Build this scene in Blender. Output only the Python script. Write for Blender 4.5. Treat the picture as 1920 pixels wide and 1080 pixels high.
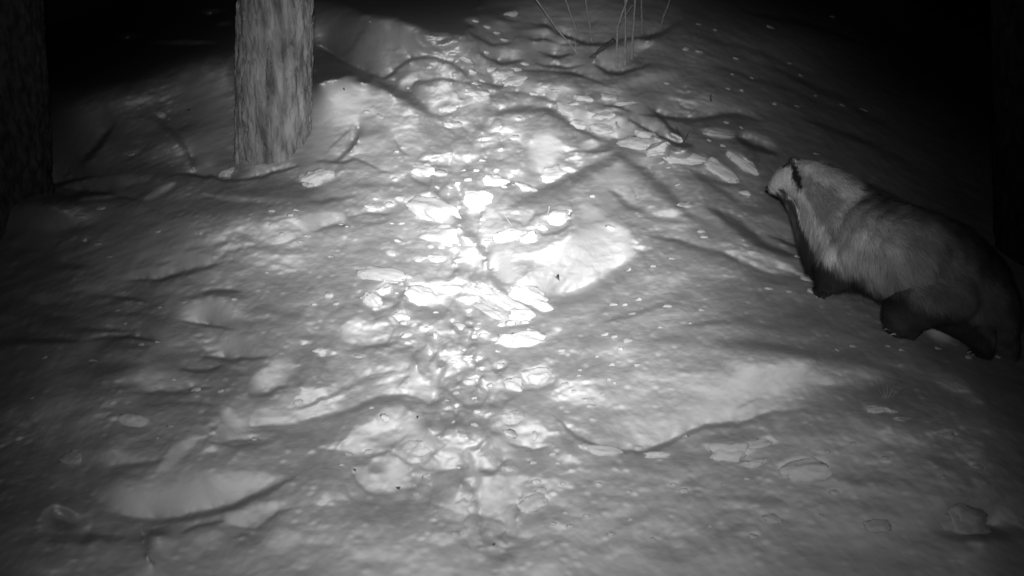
import bpy, bmesh, math, random
import numpy as np
from mathutils import Vector, Matrix

scene = bpy.context.scene
for o in list(bpy.data.objects):
    bpy.data.objects.remove(o)
COL = scene.collection

# ------------------------------------------------------------------ camera
W, H = 1920.0, 1080.0
FPX = 1844.0                       # focal length in photograph pixels
PITCH = math.radians(20.0)
CZ = 1.05                          # lens height above the snow
cd = bpy.data.cameras.new('trail_camera')
cd.sensor_width = 36.0
cd.lens = 36.0 * FPX / W
cd.clip_start = 0.02
cd.clip_end = 400.0
cd.dof.use_dof = True
cd.dof.focus_distance = 3.0
cd.dof.aperture_fstop = 5.6
cam = bpy.data.objects.new('camera', cd)
COL.objects.link(cam)
cam.location = (0, 0, CZ)
cam.rotation_euler = (math.pi / 2 - PITCH, 0, 0)
scene.camera = cam

# ------------------------------------------------------------------ night sky (sun far below the horizon)
world = bpy.data.worlds.new('World')
scene.world = world
world.use_nodes = True
wn = world.node_tree.nodes
wl = world.node_tree.links
bg = wn['Background']
sky = wn.new('ShaderNodeTexSky')
sky.sky_type = 'NISHITA'
sky.sun_disc = False
sky.sun_elevation = math.radians(-9.0)
sky.sun_rotation = math.radians(140.0)
bw = wn.new('ShaderNodeRGBToBW')   # the infrared camera sees no colour
wl.new(sky.outputs[0], bw.inputs[0])
wl.new(bw.outputs[0], bg.inputs['Color'])
bg.inputs['Strength'].default_value = 0.05

# ------------------------------------------------------------------ the infrared flash of the trail camera
BEAM_PX = (925.0, 348.0)           # where its beam is centred
BEAM_K, BEAM_A = 9.2, math.radians(4.0)   # exponential fall-off per radian, softened core
LAMP = 31.0                        # see terrain solver: brightness of a facing snow patch at 1 m
LAMP_W = 1.0
ld = bpy.data.lights.new('infrared_flash', 'SPOT')
ld.energy = 1.0
ld.spot_size = math.radians(120)
ld.spot_blend = 0.3
ld.shadow_soft_size = 0.022
ld.use_nodes = True
ln_ = ld.node_tree.nodes
ll_ = ld.node_tree.links
em = ln_['Emission']
tc = ln_.new('ShaderNodeTexCoord')
sep = ln_.new('ShaderNodeSeparateXYZ')
ll_.new(tc.outputs['Normal'], sep.inputs[0])
ab = ln_.new('ShaderNodeMath'); ab.operation = 'ABSOLUTE'
ll_.new(sep.outputs['Z'], ab.inputs[0])
nd = [ab]


def lmath(op, v=None, first=None):
    m_ = ln_.new('ShaderNodeMath'); m_.operation = op
    ll_.new(nd[-1].outputs[0], m_.inputs[0])
    if v is not None: m_.inputs[1].default_value = v
    nd.append(m_)
    return m_


lmath('MINIMUM', 1.0)
lmath('ARCCOSINE')
lmath('POWER', 2.0)
lmath('ADD', BEAM_A ** 2)
lmath('SQRT')
lmath('SUBTRACT', BEAM_A)
lmath('MULTIPLY', -BEAM_K)
ex = lmath('EXPONENT')
sc_ = ln_.new('ShaderNodeMath'); sc_.operation = 'MULTIPLY'
SNOW_ALB = 0.58
# radiance of facing lambert snow at 1 m = alb/pi * W/(4 pi)/pi*pi ... -> calibrated for a 1 W lamp
sc_.inputs[1].default_value = LAMP * .87 * LAMP_W * 4 * math.pi ** 2 / SNOW_ALB
ll_.new(ex.outputs[0], sc_.inputs[0])
ll_.new(sc_.outputs[0], em.inputs['Strength'])
em.inputs['Color'].default_value = (1, 1, 1, 1)
lamp = bpy.data.objects.new('infrared_flash', ld)
COL.objects.link(lamp)
lamp.location = (0.0, 0.0, CZ + 0.045)


def pix_dir(px, py):
    """unit-forward ray of a photograph pixel in world space (arrays allowed)"""
    X = (np.asarray(px, float) - W / 2) / FPX
    Z = -(np.asarray(py, float) - H / 2) / FPX
    cp, sp = math.cos(PITCH), math.sin(PITCH)
    return X, cp + Z * sp, -sp + Z * cp


bd = Vector([float(v) for v in pix_dir(*BEAM_PX)]).normalized()
lamp.rotation_euler = bd.to_track_quat('-Z', 'Y').to_euler()

scene.render.engine = 'CYCLES'
scene.cycles.diffuse_bounces = 1
scene.cycles.max_bounces = 4
scene.render.film_transparent = False
scene.view_settings.view_transform = 'Standard'
scene.view_settings.look = 'None'
scene.view_settings.exposure = 0.0
scene.view_settings.gamma = 1.0
scene.view_settings.use_curve_mapping = False

# ------------------------------------------------------------------ helpers
def tag(o, label=None, cat=None, group=None, kind=None):
    if label: o['label'] = label
    if cat: o['category'] = cat
    if group: o['group'] = group
    if kind: o['kind'] = kind
    return o


def link_mesh(name, verts, faces, mat, parent=None, smooth=True):
    me = bpy.data.meshes.new(name)
    me.from_pydata([tuple(v) for v in verts], [], [tuple(f) for f in faces])
    if smooth:
        me.polygons.foreach_set('use_smooth', [True] * len(me.polygons))
    me.update()
    o = bpy.data.objects.new(name, me)
    if mat: me.materials.append(mat)
    COL.objects.link(o)
    if parent:
        o.parent = parent
        o.matrix_parent_inverse = Matrix.Translation(parent.location).inverted()
    return o


def np_mesh(name, V, Q, mat, parent=None, smooth=True):
    """fast mesh from numpy arrays; Q is (n,3) or (n,4)"""
    me = bpy.data.meshes.new(name)
    k = Q.shape[1]
    me.vertices.add(len(V))
    me.vertices.foreach_set('co', np.ascontiguousarray(V, np.float32).ravel())
    me.loops.add(len(Q) * k)
    me.loops.foreach_set('vertex_index', np.ascontiguousarray(Q, np.int32).ravel())
    me.polygons.add(len(Q))
    me.polygons.foreach_set('loop_start', np.arange(0, len(Q) * k, k, dtype=np.int32))
    me.polygons.foreach_set('use_smooth', np.full(len(Q), smooth))
    me.update(calc_edges=True)
    me.validate()
    o = bpy.data.objects.new(name, me)
    if mat: me.materials.append(mat)
    COL.objects.link(o)
    if parent:
        o.parent = parent
        o.matrix_parent_inverse = Matrix.Translation(parent.location).inverted()
    return o


def empty(name, loc):
    o = bpy.data.objects.new(name, None)
    o.empty_display_size = 0.05
    o.location = loc
    COL.objects.link(o)
    return o


def vnoise(x, y, seed=0):
    """smooth 2-D value noise, -1..1"""
    rs = np.random.RandomState(seed)
    tab = rs.rand(256, 256) * 2 - 1
    xi = np.floor(x).astype(np.int64); yi = np.floor(y).astype(np.int64)
    fx = x - xi; fy = y - yi
    fx = fx * fx * fx * (fx * (fx * 6 - 15) + 10); fy = fy * fy * fy * (fy * (fy * 6 - 15) + 10)
    a = tab[yi & 255, xi & 255]; b = tab[yi & 255, (xi + 1) & 255]
    c = tab[(yi + 1) & 255, xi & 255]; d = tab[(yi + 1) & 255, (xi + 1) & 255]
    return (a * (1 - fx) + b * fx) * (1 - fy) + (c * (1 - fx) + d * fx) * fy


def vnoise3(p, seed=0):
    return (vnoise(p[:, 0] + p[:, 2] * .73, p[:, 1] - p[:, 2] * .41, seed)
            + vnoise(p[:, 1] + 31.7, p[:, 2] + p[:, 0] * .37, seed + 1)
            + vnoise(p[:, 2] - 11.3, p[:, 0] - p[:, 1] * .29, seed + 2)) / 1.8


def sstep(a, b, x):
    t = np.clip((x - a) / (b - a), 0, 1)
    return t * t * (3 - 2 * t)


# ------------------------------------------------------------------ materials (the infrared picture has no colour: all greys)
def grey_mat(name, lo, hi, scale=30, rough=0.8, bump=0.0, bscale=200, spec=0.2, stretch=None, attr=None, detail=6):
    m = bpy.data.materials.new(name)
    m.use_nodes = True
    n = m.node_tree.nodes; l = m.node_tree.links
    p = n['Principled BSDF']
    p.inputs['Roughness'].default_value = rough
    p.inputs['Specular IOR Level'].default_value = spec
    t = n.new('ShaderNodeTexCoord')
    mp = n.new('ShaderNodeMapping')
    if stretch: mp.inputs['Scale'].default_value = stretch
    l.new(t.outputs['Object'], mp.inputs[0])
    nz = n.new('ShaderNodeTexNoise')
    nz.inputs['Scale'].default_value = scale
    nz.inputs['Detail'].default_value = detail
    l.new(mp.outputs[0], nz.inputs['Vector'])
    cr = n.new('ShaderNodeValToRGB')
    cr.color_ramp.elements[0].position = 0.32
    cr.color_ramp.elements[1].position = 0.68
    cr.color_ramp.elements[0].color = (lo, lo, lo, 1)
    cr.color_ramp.elements[1].color = (hi, hi, hi, 1)
    l.new(nz.outputs['Fac'], cr.inputs[0])
    out = cr.outputs[0]
    if attr:
        a = n.new('ShaderNodeAttribute'); a.attribute_name = attr
        mx = n.new('ShaderNodeMix'); mx.data_type = 'RGBA'; mx.blend_type = 'MULTIPLY'
        mx.inputs['Factor'].default_value = 1.0
        l.new(cr.outputs[0], mx.inputs['A']); l.new(a.outputs['Color'], mx.inputs['B'])
        out = mx.outputs['Result']
    l.new(out, p.inputs['Base Color'])
    if bump:
        nb = n.new('ShaderNodeTexNoise')
        nb.inputs['Scale'].default_value = bscale
        nb.inputs['Detail'].default_value = 5
        l.new(mp.outputs[0], nb.inputs['Vector'])
        bp = n.new('ShaderNodeBump')
        bp.inputs['Strength'].default_value = 1.0
        bp.inputs['Distance'].default_value = bump
        l.new(nb.outputs['Fac'], bp.inputs['Height'])
        l.new(bp.outputs[0], p.inputs['Normal'])
    return m


M_SNOW = grey_mat('old_snow', SNOW_ALB - .05, SNOW_ALB + .04, 9, 0.8, 0.0011, 70, 0.1, detail=4)
M_CLOD = grey_mat('fresh_snow_lump', .60, .74, 30, 0.75, 0.0015, 120, 0.15)
M_BARK = grey_mat('pine_bark', .10, .36, 26, 0.9, 0.004, 60, 0.1, (1, 1, .22))
M_BARK2 = grey_mat('spruce_bark', .03, .10, 30, 0.9, 0.004, 60, 0.1, (1, 1, .4))
M_BARK3 = grey_mat('near_black_bark', .012, .04, 30, 0.9, 0.004, 60, 0.1, (1, 1, .4))  # darkest bark tone, for the trunk at the right edge
M_STEM = grey_mat('dry_stem', .20, .32, 60, 0.7)
M_DARK = grey_mat('dark_twig', .03, .09, 60, 0.8)
M_LEAF = grey_mat('dead_leaf', .16, .26, 90, 0.8, 0.0005, 200)

_p = M_CLOD.node_tree.nodes['Principled BSDF']
_p.inputs['Subsurface Weight'].default_value = .8
_p.inputs['Subsurface Radius'].default_value = (1, 1, 1)
_p.inputs['Subsurface Scale'].default_value = .016
# ------------------------------------------------------------------ the snow
# Light and dark of a surface lit from the lens tell how steeply it faces it.  The relief below
# is described as such facing tones (0-255), from which the solver builds real heights.
CW, CH = 960, 540
MARG = 60
YY, XX = np.mgrid[0:CH + 2 * MARG, 0:CW + 2 * MARG].astype(np.float32)
XX = (XX - MARG) * 2.0
YY = (YY - MARG) * 2.0
GRID = np.array([
 [4,3,3,8,10,40,26,28,55,80,60,30,14,8,5,3,3],
 [5,5,8,25,40,75,100,95,110,108,88,60,42,30,16,7,4],
 [15,22,36,52,80,130,150,150,155,145,118,72,55,40,27,11,5],
 [18,26,45,60,90,130,165,180,180,160,138,98,66,45,30,12,6],
 [16,38,68,98,122,148,165,180,205,200,155,118,85,52,32,15,8],
 [16,36,62,88,108,130,155,170,178,165,150,122,92,60,38,18,8],
 [20,42,68,85,108,132,145,160,160,155,155,140,112,75,45,25,12],
 [24,48,72,98,112,115,138,148,150,148,142,130,114,98,74,48,24],
 [26,48,74,102,115,118,126,142,146,138,132,128,118,104,88,66,38],
 [30,50,72,95,110,118,128,138,140,134,128,124,114,102,86,64,38]], np.float32)
LEFT, TOP = -MARG * 2.0, -MARG * 2.0


def grid_sample(G, x, y):
    gx = np.clip(x / 120.0, 0, G.shape[1] - 1.001); gy = np.clip(y / 120.0, 0, G.shape[0] - 1.001)
    xi = gx.astype(int); yi = gy.astype(int)
    fx = gx - xi; fy = gy - yi
    fx = fx * fx * (3 - 2 * fx) * .5 + fx * .5; fy = fy * fy * (3 - 2 * fy) * .5 + fy * .5
    return ((G[yi, xi] * (1 - fx) + G[yi, xi + 1] * fx) * (1 - fy)
            + (G[yi + 1, xi] * (1 - fx) + G[yi + 1, xi + 1] * fx) * fy)


TONE = grid_sample(GRID, XX, YY).astype(np.float32)
# wobble the stroke outlines a little so that none is a clean ellipse
WX = (vnoise(XX / 17, YY / 12, 5) * 4 + vnoise(XX / 6, YY / 5, 6) * 1.8).astype(np.float32)
WY = (vnoise(XX / 19 + 9, YY / 11 + 4, 7) * 3 + vnoise(XX / 7, YY / 5 + 3, 8) * 1.3).astype(np.float32)


def _box(x0, y0, x1, y1):
    a = max(int((x0 - LEFT) / 2), 0); b = min(int((x1 - LEFT) / 2) + 2, TONE.shape[1])
    c = max(int((y0 - TOP) / 2), 0); d = min(int((y1 - TOP) / 2) + 2, TONE.shape[0])
    return slice(c, d), slice(a, b)


def _mix(sl, m, v, op=1.0):
    TONE[sl] += (v - TONE[sl]) * (m * op)


def E(cx, cy, rx, ry, v, ang=0, soft=.55, op=1.0):
    """soft ellipse"""
    R = max(rx, ry) * 1.6 + 8
    sl = _box(cx - R, cy - R, cx + R, cy + R)
    k = min(1.0, min(rx, ry) / 14.0)
    x = XX[sl] + WX[sl] * k - cx; y = YY[sl] + WY[sl] * k - cy
    a = math.radians(ang)
    u = (x * math.cos(a) + y * math.sin(a)) / rx; w = (-x * math.sin(a) + y * math.cos(a)) / ry
    d = np.sqrt(u * u + w * w)
    _mix(sl, 1 - sstep(1 - soft, 1 + soft * .8, d), v, op)


def L(pts, w, v, soft=None, op=1.0):
    """soft polyline"""
    soft = w * .75 if soft is None else soft
    xs = [p[0] for p in pts]; ys = [p[1] for p in pts]
    R = w + soft + 8
    sl = _box(min(xs) - R, min(ys) - R, max(xs) + R, max(ys) + R)
    x = XX[sl] + WX[sl] * .6; y = YY[sl] + WY[sl] * .6
    d = np.full(x.shape, 1e9, np.float32)
    n = len(pts)
    for i in range(n - 1):
        ax, ay = pts[i]; bx, by = pts[i + 1]
        vx, vy = bx - ax, by - ay
        t = np.clip(((x - ax) * vx + (y - ay) * vy) / (vx * vx + vy * vy + 1e-6), 0, 1)
        dd = np.hypot(x - ax - t * vx, y - ay - t * vy)
        f = (i + t) / (n - 1)                    # taper both ends
        dd = dd + (w * .6) * (np.abs(f - .5) * 2) ** 4
        d = np.minimum(d, dd)
    loc = float(np.median(TONE[sl][d < w + 6])) if (d < w + 6).any() else v
    if v < loc * .8 and max(xs) - min(xs) > 1.2 * (max(ys) - min(ys)) and len(pts) > 2 and max(xs) - min(xs) > 28:
        sl2 = _box(min(xs) - 5, min(ys) - 70, max(xs) + 5, max(ys) + 60)
        o_ = sorted(pts)
        X2 = XX[sl2] + WX[sl2] * .6; Y2 = YY[sl2] + WY[sl2] * .6
        yl = np.interp(X2, [q[0] for q in o_], [q[1] for q in o_])
        up = yl - Y2
        span = max(xs) - min(xs)
        fx = sstep(0, .25, (X2 - min(xs)) / span) * (1 - sstep(.75, 1, (X2 - min(xs)) / span))
        k = min(1.0, span / 160.0)
        h = 14 + 16 * k
        gl = np.where(up > 0, .20 * np.exp(-up / h) * sstep(0, w, up), -.16 * np.exp(up / (h * .8)))
        TONE[sl2] *= 1 + gl * fx * (.4 + .6 * k) * op
    _mix(sl, 1 - sstep(w * .5 - soft * .5, w * .5 + soft * .7, d), v, op)


def P(pts, v, soft=6, op=1.0):
    """soft polygon"""
    xs = [p[0] for p in pts]; ys = [p[1] for p in pts]
    R = soft + 8
    sl = _box(min(xs) - R, min(ys) - R, max(xs) + R, max(ys) + R)
    x = XX[sl] + WX[sl]; y = YY[sl] + WY[sl]
    d = np.full(x.shape, 1e9, np.float32)
    ins = np.zeros(x.shape, bool)
    for i in range(len(pts)):
        ax, ay = pts[i]; bx, by = pts[(i + 1) % len(pts)]
        vx, vy = bx - ax, by - ay
        t = np.clip(((x - ax) * vx + (y - ay) * vy) / (vx * vx + vy * vy + 1e-6), 0, 1)
        d = np.minimum(d, np.hypot(x - ax - t * vx, y - ay - t * vy))
        if ay != by:
            ins ^= ((ay > y) != (by > y)) & (x < (bx - ax) * (y - ay) / (by - ay) + ax)
    d = np.where(ins, -d, d)
    _mix(sl, 1 - sstep(-soft, soft, d), v, op)


# --- top left: dark hollow and the slope behind the crest
P([(-120,-120),(600,-120),(600,-5),(445,0),(445,95),(330,120),(230,155),(100,160),(-120,180)], 7, 22)
E(240,68,18,4,24); E(395,22,14,4,30); E(350,80,60,4,20); E(420,45,14,3,22)
P([(85,335),(95,235),(180,195),(280,165),(360,140),(450,125),(450,330),(375,325),(250,335)], 42, 30)
E(400,190,60,50,70,0,.8); E(390,285,50,42,78); E(420,250,40,60,74)
L([(290,225),(320,245),(345,275),(370,320)], 9, 34)
L([(215,235),(175,285),(120,332)], 12, 24); E(320,290,40,28,56); E(145,255,22,25,50); E(140,300,14,24,48)
E(302,216,9,4,75,20); E(248,287,14,4,68,-8)
E(425,322,18,9,108)
L([(0,372),(60,358),(110,345),(160,335),(230,328)], 6, 14)
E(205,341,70,10,78,-5)
L([(300,335),(340,326),(375,330),(440,340),(490,332),(540,318),(565,312)], 5, 30)
L([(272,374),(300,358),(330,343)], 9, 100); L([(310,372),(335,360)], 4, 70)
L([(60,372),(100,364),(130,370),(160,362),(200,362),(270,380)], 6, 20)
L([(150,375),(210,368),(260,362)], 6, 52); E(190,388,16,6,60); E(30,400,40,8,12); E(90,408,34,7,50,-10)
# --- beyond the trunk
P([(590,-60),(592,0),(640,8),(690,28),(720,36),(770,48),(830,58),(868,62),(900,35),(900,-60)], 22, 9)
E(625,60,36,34,88); E(715,88,78,46,106)
L([(700,83),(707,76),(725,73),(745,77),(750,84),(742,93),(725,97),(707,93),(700,83)], 3, 93)
L([(690,38),(672,68),(658,92),(640,105)], 12, 66)
L([(770,55),(800,90),(835,110)], 10, 82)
L([(800,20),(840,50),(872,66)], 8, 22)
P([(587,82),(605,90),(632,110),(665,128),(705,142),(715,152),(700,160),(660,145),(625,150),(587,162)], 44, 4)
L([(587,83),(632,112),(690,143),(722,148)], 8, 26)
L([(587,120),(620,135),(650,143)], 5, 28)
P([(690,142),(735,150),(760,165),(800,188),(835,212),(852,238),(830,226),(790,207),(745,182),(700,160)], 76, 5)
L([(700,150),(745,168),(775,178)], 8, 55)
L([(700,145),(725,145),(750,126),(770,113),(800,105),(840,116),(862,130),(880,150)], 6, 56)
E(800,133,50,16,114); L([(745,164),(765,154),(787,142)], 13, 172); E(806,124,9,4,150)
P([(772,168),(830,152),(900,156),(926,172),(900,212),(868,236),(830,226),(800,206)], 160, 6)
E(895,172,22,14,192); E(840,200,27,9,198); E(850,232,25,7,190)
L([(735,172),(755,172),(785,152),(830,148),(880,155),(930,168)], 4, 74)
L([(808,205),(850,204),(892,194)], 4, 122); L([(798,216),(830,219),(850,209)], 4, 110)
# --- far end of the trodden track
L([(870,18),(940,35),(975,45),(1020,48),(1050,65),(1100,82),(1130,83),(1180,72),(1240,62)], 6, 42)
L([(985,75),(1020,72),(1060,85),(1100,84)], 4, 52)
L([(985,98),(1010,97),(1045,107),(1078,103)], 5, 48)
L([(960,135),(1020,132),(1070,137),(1110,148),(1150,166)], 4, 72)
L([(940,172),(1000,178),(1040,190),(1060,205)], 6, 84)
L([(900,70),(925,85),(960,78)], 5, 60); L([(880,60),(905,75)], 6, 48)
L([(1110,118),(1140,136),(1165,138),(1200,128),(1255,104)], 6, 52)
L([(1110,110),(1148,78)], 4, 40); L([(1148,95),(1200,75),(1240,65),(1285,34)], 8, 46)
E(1020,25,28,16,90); E(1130,45,56,34,92); E(1015,86,42,10,118); E(1010,62,32,7,110); E(930,50,34,11,108)
E(960,100,60,12,114); E(970,26,18,8,95,-25); E(1230,20,40,18,60)
P([(1118,105),(1160,85),(1200,75),(1222,78),(1205,100),(1180,118),(1155,128),(1130,118)], 138, 3)
E(870,108,16,5,160,12); E(884,132,9,8,166); E(918,127,13,7,170,-28); E(965,150,24,7,178,-20); E(935,140,12,6,140)
E(930,20,40,12,52); E(900,40,30,10,72); E(980,48,30,7,78)
P([(960,152),(1000,150),(1060,165),(1082,178),(1040,182),(985,170)], 166, 4)
E(1003,174,13,3,186); E(1060,172,20,6,150)
E(1210,150,60,9,112,-12); E(1140,170,40,7,120,14)
# --- the chain of trodden lumps running right
P([(1048,195),(1066,195),(1082,210),(1110,207),(1150,205),(1132,222),(1180,222),(1210,240),(1226,258),(1252,262),(1252,286),(1220,286),(1190,276),(1170,263),(1140,258),(1110,250),(1085,236),(1066,216)], 178, 4)
E(1060,203,12,6,200,30); E(1090,212,20,6,188,20); E(1085,230,15,7,206); E(1130,213,14,5,190); E(1190,266,16,6,214,10); E(1243,272,9,11,196); E(1160,245,26,7,188,22)
L([(1095,222),(1125,228),(1140,218)], 3, 128); L([(1150,232),(1180,250),(1205,262)], 3, 130); L([(1075,245),(1105,240),(1130,250)], 3, 140)
P([(1168,195),(1200,205),(1250,245),(1288,266),(1268,267),(1228,245),(1188,225)], 128, 4)
L([(1178,222),(1230,255),(1290,276)], 6, 46); L([(1218,200),(1258,243),(1292,264)], 6, 52); E(1282,272,16,6,38)
L([(1120,195),(1160,202),(1190,212)], 4, 70)
# --- face right of the big trunk
P([(587,164),(622,151),(660,148),(720,172),(780,212),(832,242),(800,290),(700,300),(620,322),(587,302)], 148, 6)
L([(700,210),(672,235),(668,258),(655,280),(640,295),(620,304),(590,300)], 6, 92)
L([(674,240),(671,262),(655,285)], 5, 66)
L([(660,245),(650,270)], 8, 170); E(690,210,11,6,190); E(712,216,11,4,192,30)
L([(600,296),(640,260),(665,235)], 3, 108); E(705,240,26,11,122); E(702,275,30,20,166); E(770,270,30,24,168)
L([(738,252),(750,280),(766,292)], 4, 108); L([(585,308),(605,303),(640,305),(672,296)], 5, 86)
L([(660,297),(690,305),(715,320),(742,328)], 4, 100); E(730,315,20,6,178); E(650,325,30,14,138)
P([(563,315),(580,312),(610,304),(632,312),(626,328),(602,346),(575,346),(563,335)], 186, 4)
L([(565,350),(600,352),(640,335)], 5, 118)
E(795,316,20,11,232); E(826,323,13,7,244,-15); E(812,296,16,6,192); E(840,290,11,4,204); E(741,334,9,5,226,30)
L([(765,325),(785,341),(805,346)], 5, 118); L([(785,303),(800,304),(825,300)], 3, 128); L([(830,255),(850,261),(880,256)], 4, 128)
# --- mound in the middle distance
P([(922,220),(960,207),(1010,204),(1052,217),(1092,237),(1122,262),(1085,268),(1050,292),(1020,332),(960,330),(915,300),(900,260)], 176, 12)
P([(985,270),(1012,248),(1035,254),(1062,276),(1040,300),(1022,322),(1003,326),(994,308)], 244, 6)
E(1108,270,20,8,212,-8); L([(922,217),(970,204),(1030,206),(1072,235),(1112,256)], 8, 116)
L([(1045,213),(1085,241),(1125,262),(1158,262),(1205,287)], 7, 112)
L([(1060,285),(1045,312),(1022,336)], 5, 160); E(1040,324,22,9,246,-28); E(1004,328,9,7,150)
L([(960,385),(1030,350),(1080,330),(1122,310),(1152,300),(1166,284)], 9, 124)
L([(1158,290),(1200,316),(1240,346),(1262,372),(1292,402),(1345,432)], 10, 96)
L([(1095,285),(1130,282),(1165,272)], 6, 118); L([(1100,300),(1150,285)], 8, 178)
E(1150,316,42,11,170,-18); E(1148,362,56,28,176); L([(1138,355),(1180,386),(1232,410),(1292,416)], 7, 130)
L([(1170,330),(1200,360),(1240,380)], 8, 150); E(1260,420,50,14,150)
E(972,222,9,6,222); E(966,257,10,5,226,-15); E(985,350,18,7,236,-14); E(960,240,24,12,206); E(958,330,26,12,204)
# --- left slope near the crest
P([(0,392),(200,385),(400,355),(540,338),(600,352),(560,385),(420,400),(250,410),(100,430),(-60,440)], 56, 14, .75)
L([(380,365),(440,372),(510,378),(600,380),(665,368)], 9, 88)
P([(552,420),(565,408),(600,398),(640,398),(648,412),(628,420),(600,424),(570,432)], 184, 5)
L([(575,436),(630,424),(655,422)], 6, 96); L([(650,408),(700,400),(735,400)], 4, 118); L([(660,415),(710,420),(735,410)], 3, 124)
E(690,410,28,7,176); E(490,405,44,5,92,-5); E(560,392,16,3,116,-6)
E(700,388,14,7,226); E(733,381,11,6,244); E(705,371,7,4,214); E(750,372,9,3,224)
# --- the brightest part
P([(762,376),(805,360),(832,375),(852,410),(846,421),(825,413),(815,408),(795,400)], 252, 5)
P([(863,352),(900,362),(899,385),(893,411),(880,406),(868,380)], 250, 4)
E(828,436,33,14,252); L([(795,420),(850,422),(870,432)], 4, 150)
E(820,483,18,6,250,-8); E(784,486,10,5,232); E(733,472,14,8,226,35)
L([(800,345),(830,375),(852,400),(872,425),(898,455),(914,487),(918,513),(936,531),(956,532),(985,510),(1018,500)], 11, 142)
P([(862,445),(885,455),(905,480),(913,514),(905,515),(885,500),(870,490),(864,470)], 238, 5)
L([(878,490),(900,520)], 5, 205)
E(944,488,24,31,255); E(952,520,16,10,252); L([(985,505),(1010,500),(1025,498)], 6, 198)
P([(982,478),(1050,455),(1100,425),(1150,414),(1182,438),(1187,475),(1160,502),(1110,532),(1060,552),(1010,552),(998,530),(1030,500)], 248, 9)
E(1065,490,60,32,255); E(1140,470,40,36,232); E(1010,528,40,20,250)
P([(1085,390),(1100,368),(1122,390),(1135,412),(1090,414)], 224, 7)
L([(1074,358),(1072,390),(1066,420),(1046,438),(1015,438),(1000,426)], 5, 138)
E(1047,405,20,15,250,-32); E(1015,423,13,10,228); E(990,440,21,14,240); E(950,438,21,14,255)
P([(908,390),(960,386),(1002,393),(1004,410),(980,421),(960,412),(918,405)], 216, 5)
L([(905,412),(955,411),(985,424),(1003,408),(1030,392)], 5, 156); L([(920,462),(960,452),(1010,455)], 6, 168)
E(912,453,13,6,228); L([(920,370),(980,365),(1020,345)], 7, 158); E(930,335,24,14,214); E(925,330,10,8,244)
E(900,320,20,10,196); E(880,300,30,10,188); E(950,295,20,14,196)
# layered slabs below
P([(893,525),(920,530),(960,560),(985,575),(1002,590),(965,602),(930,592),(905,567),(892,545)], 244, 4)
E(985,548,26,15,255); L([(932,533),(965,562),(1002,569)], 4, 150); L([(903,542),(940,567),(962,584)], 3, 178)
L([(893,560),(905,585),(945,610)], 4, 150); L([(898,566),(925,590),(950,602)], 7, 250)
E(1013,572,18,9,250,20); E(960,603,27,8,246); E(1000,590,14,6,222); L([(930,616),(990,612),(1020,600)], 5, 150)
E(975,635,39,13,248,-4); L([(955,650),(1010,652),(1050,640)], 6, 140); L([(1012,642),(1052,615)], 9, 208)
L([(1012,562),(1085,556),(1150,520),(1212,478),(1290,470)], 17, 140)
L([(1130,606),(1180,592),(1232,573),(1335,570)], 9, 118); L([(1060,702),(1110,690),(1140,680)], 6, 138)
L([(1030,650),(1090,610),(1150,570),(1200,540)], 10, 152, op=.7)
# --- rubble left of the middle
E(715,512,42,9,246,10); L([(690,524),(740,532),(765,522)], 4, 136)
P([(765,532),(795,527),(813,545),(819,570),(800,576),(785,561),(757,562)], 255, 3)
L([(757,570),(785,575),(810,582)], 6, 142); L([(765,540),(745,565),(735,580)], 6, 134)
E(696,556,15,15,232,30); E(722,540,15,12,222,-20); E(618,550,12,11,168); E(632,567,10,6,176); E(590,569,10,4,160)
L([(690,586),(730,578),(750,568)], 5, 120); L([(660,572),(680,578)], 5, 120)
E(754,589,17,9,232); E(757,604,9,5,210); E(777,607,9,4,206,-35); E(799,614,13,6,228,-14); E(762,626,14,6,228,-12); E(765,641,9,5,212); E(816,627,6,14,204,-10)
E(862,610,14,5,238,38); E(895,613,8,4,232); E(907,626,10,5,238); E(805,657,5,14,226,-22)
P([(638,612),(668,595),(705,602),(742,594),(742,606),(705,614),(668,626),(645,632)], 205, 4)
P([(640,630),(700,618),(740,612),(748,628),(720,642),(680,648),(650,642)], 178, 5)
E(705,577,10,5,200); E(650,588,22,6,168,-18)
L([(655,657),(700,650),(750,643)], 7, 118); L([(690,672),(740,660),(780,650)], 7, 122); L([(712,655),(765,650)], 4, 182, op=.8)
E(714,698,20,14,168); E(745,688,22,10,172,-20); L([(702,720),(730,712),(758,703)], 8, 198); L([(742,727),(764,706),(770,680)], 4, 112)
L([(718,703),(750,694)], 3, 140)
E(607,660,17,8,170); E(560,641,16,6,170); E(672,667,13,3,182); L([(540,700),(600,708),(690,690)], 8, 118, op=.6)
P([(788,655),(806,668),(820,710),(860,738),(800,745),(775,735),(772,700)], 180, 10)
E(880,671,26,4,226); E(937,683,14,7,246,-6); E(880,713,14,7,222,-18); E(918,720,9,6,202); E(872,650,40,8,150); L([(850,690),(920,696),(960,688)], 5, 138)
P([(980,684),(1000,690),(1028,674),(1028,700),(1018,714),(990,714),(977,702)], 240, 3); E(965,718,20,10,222,25); L([(975,733),(1020,728),(1045,715)], 5, 126)
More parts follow.
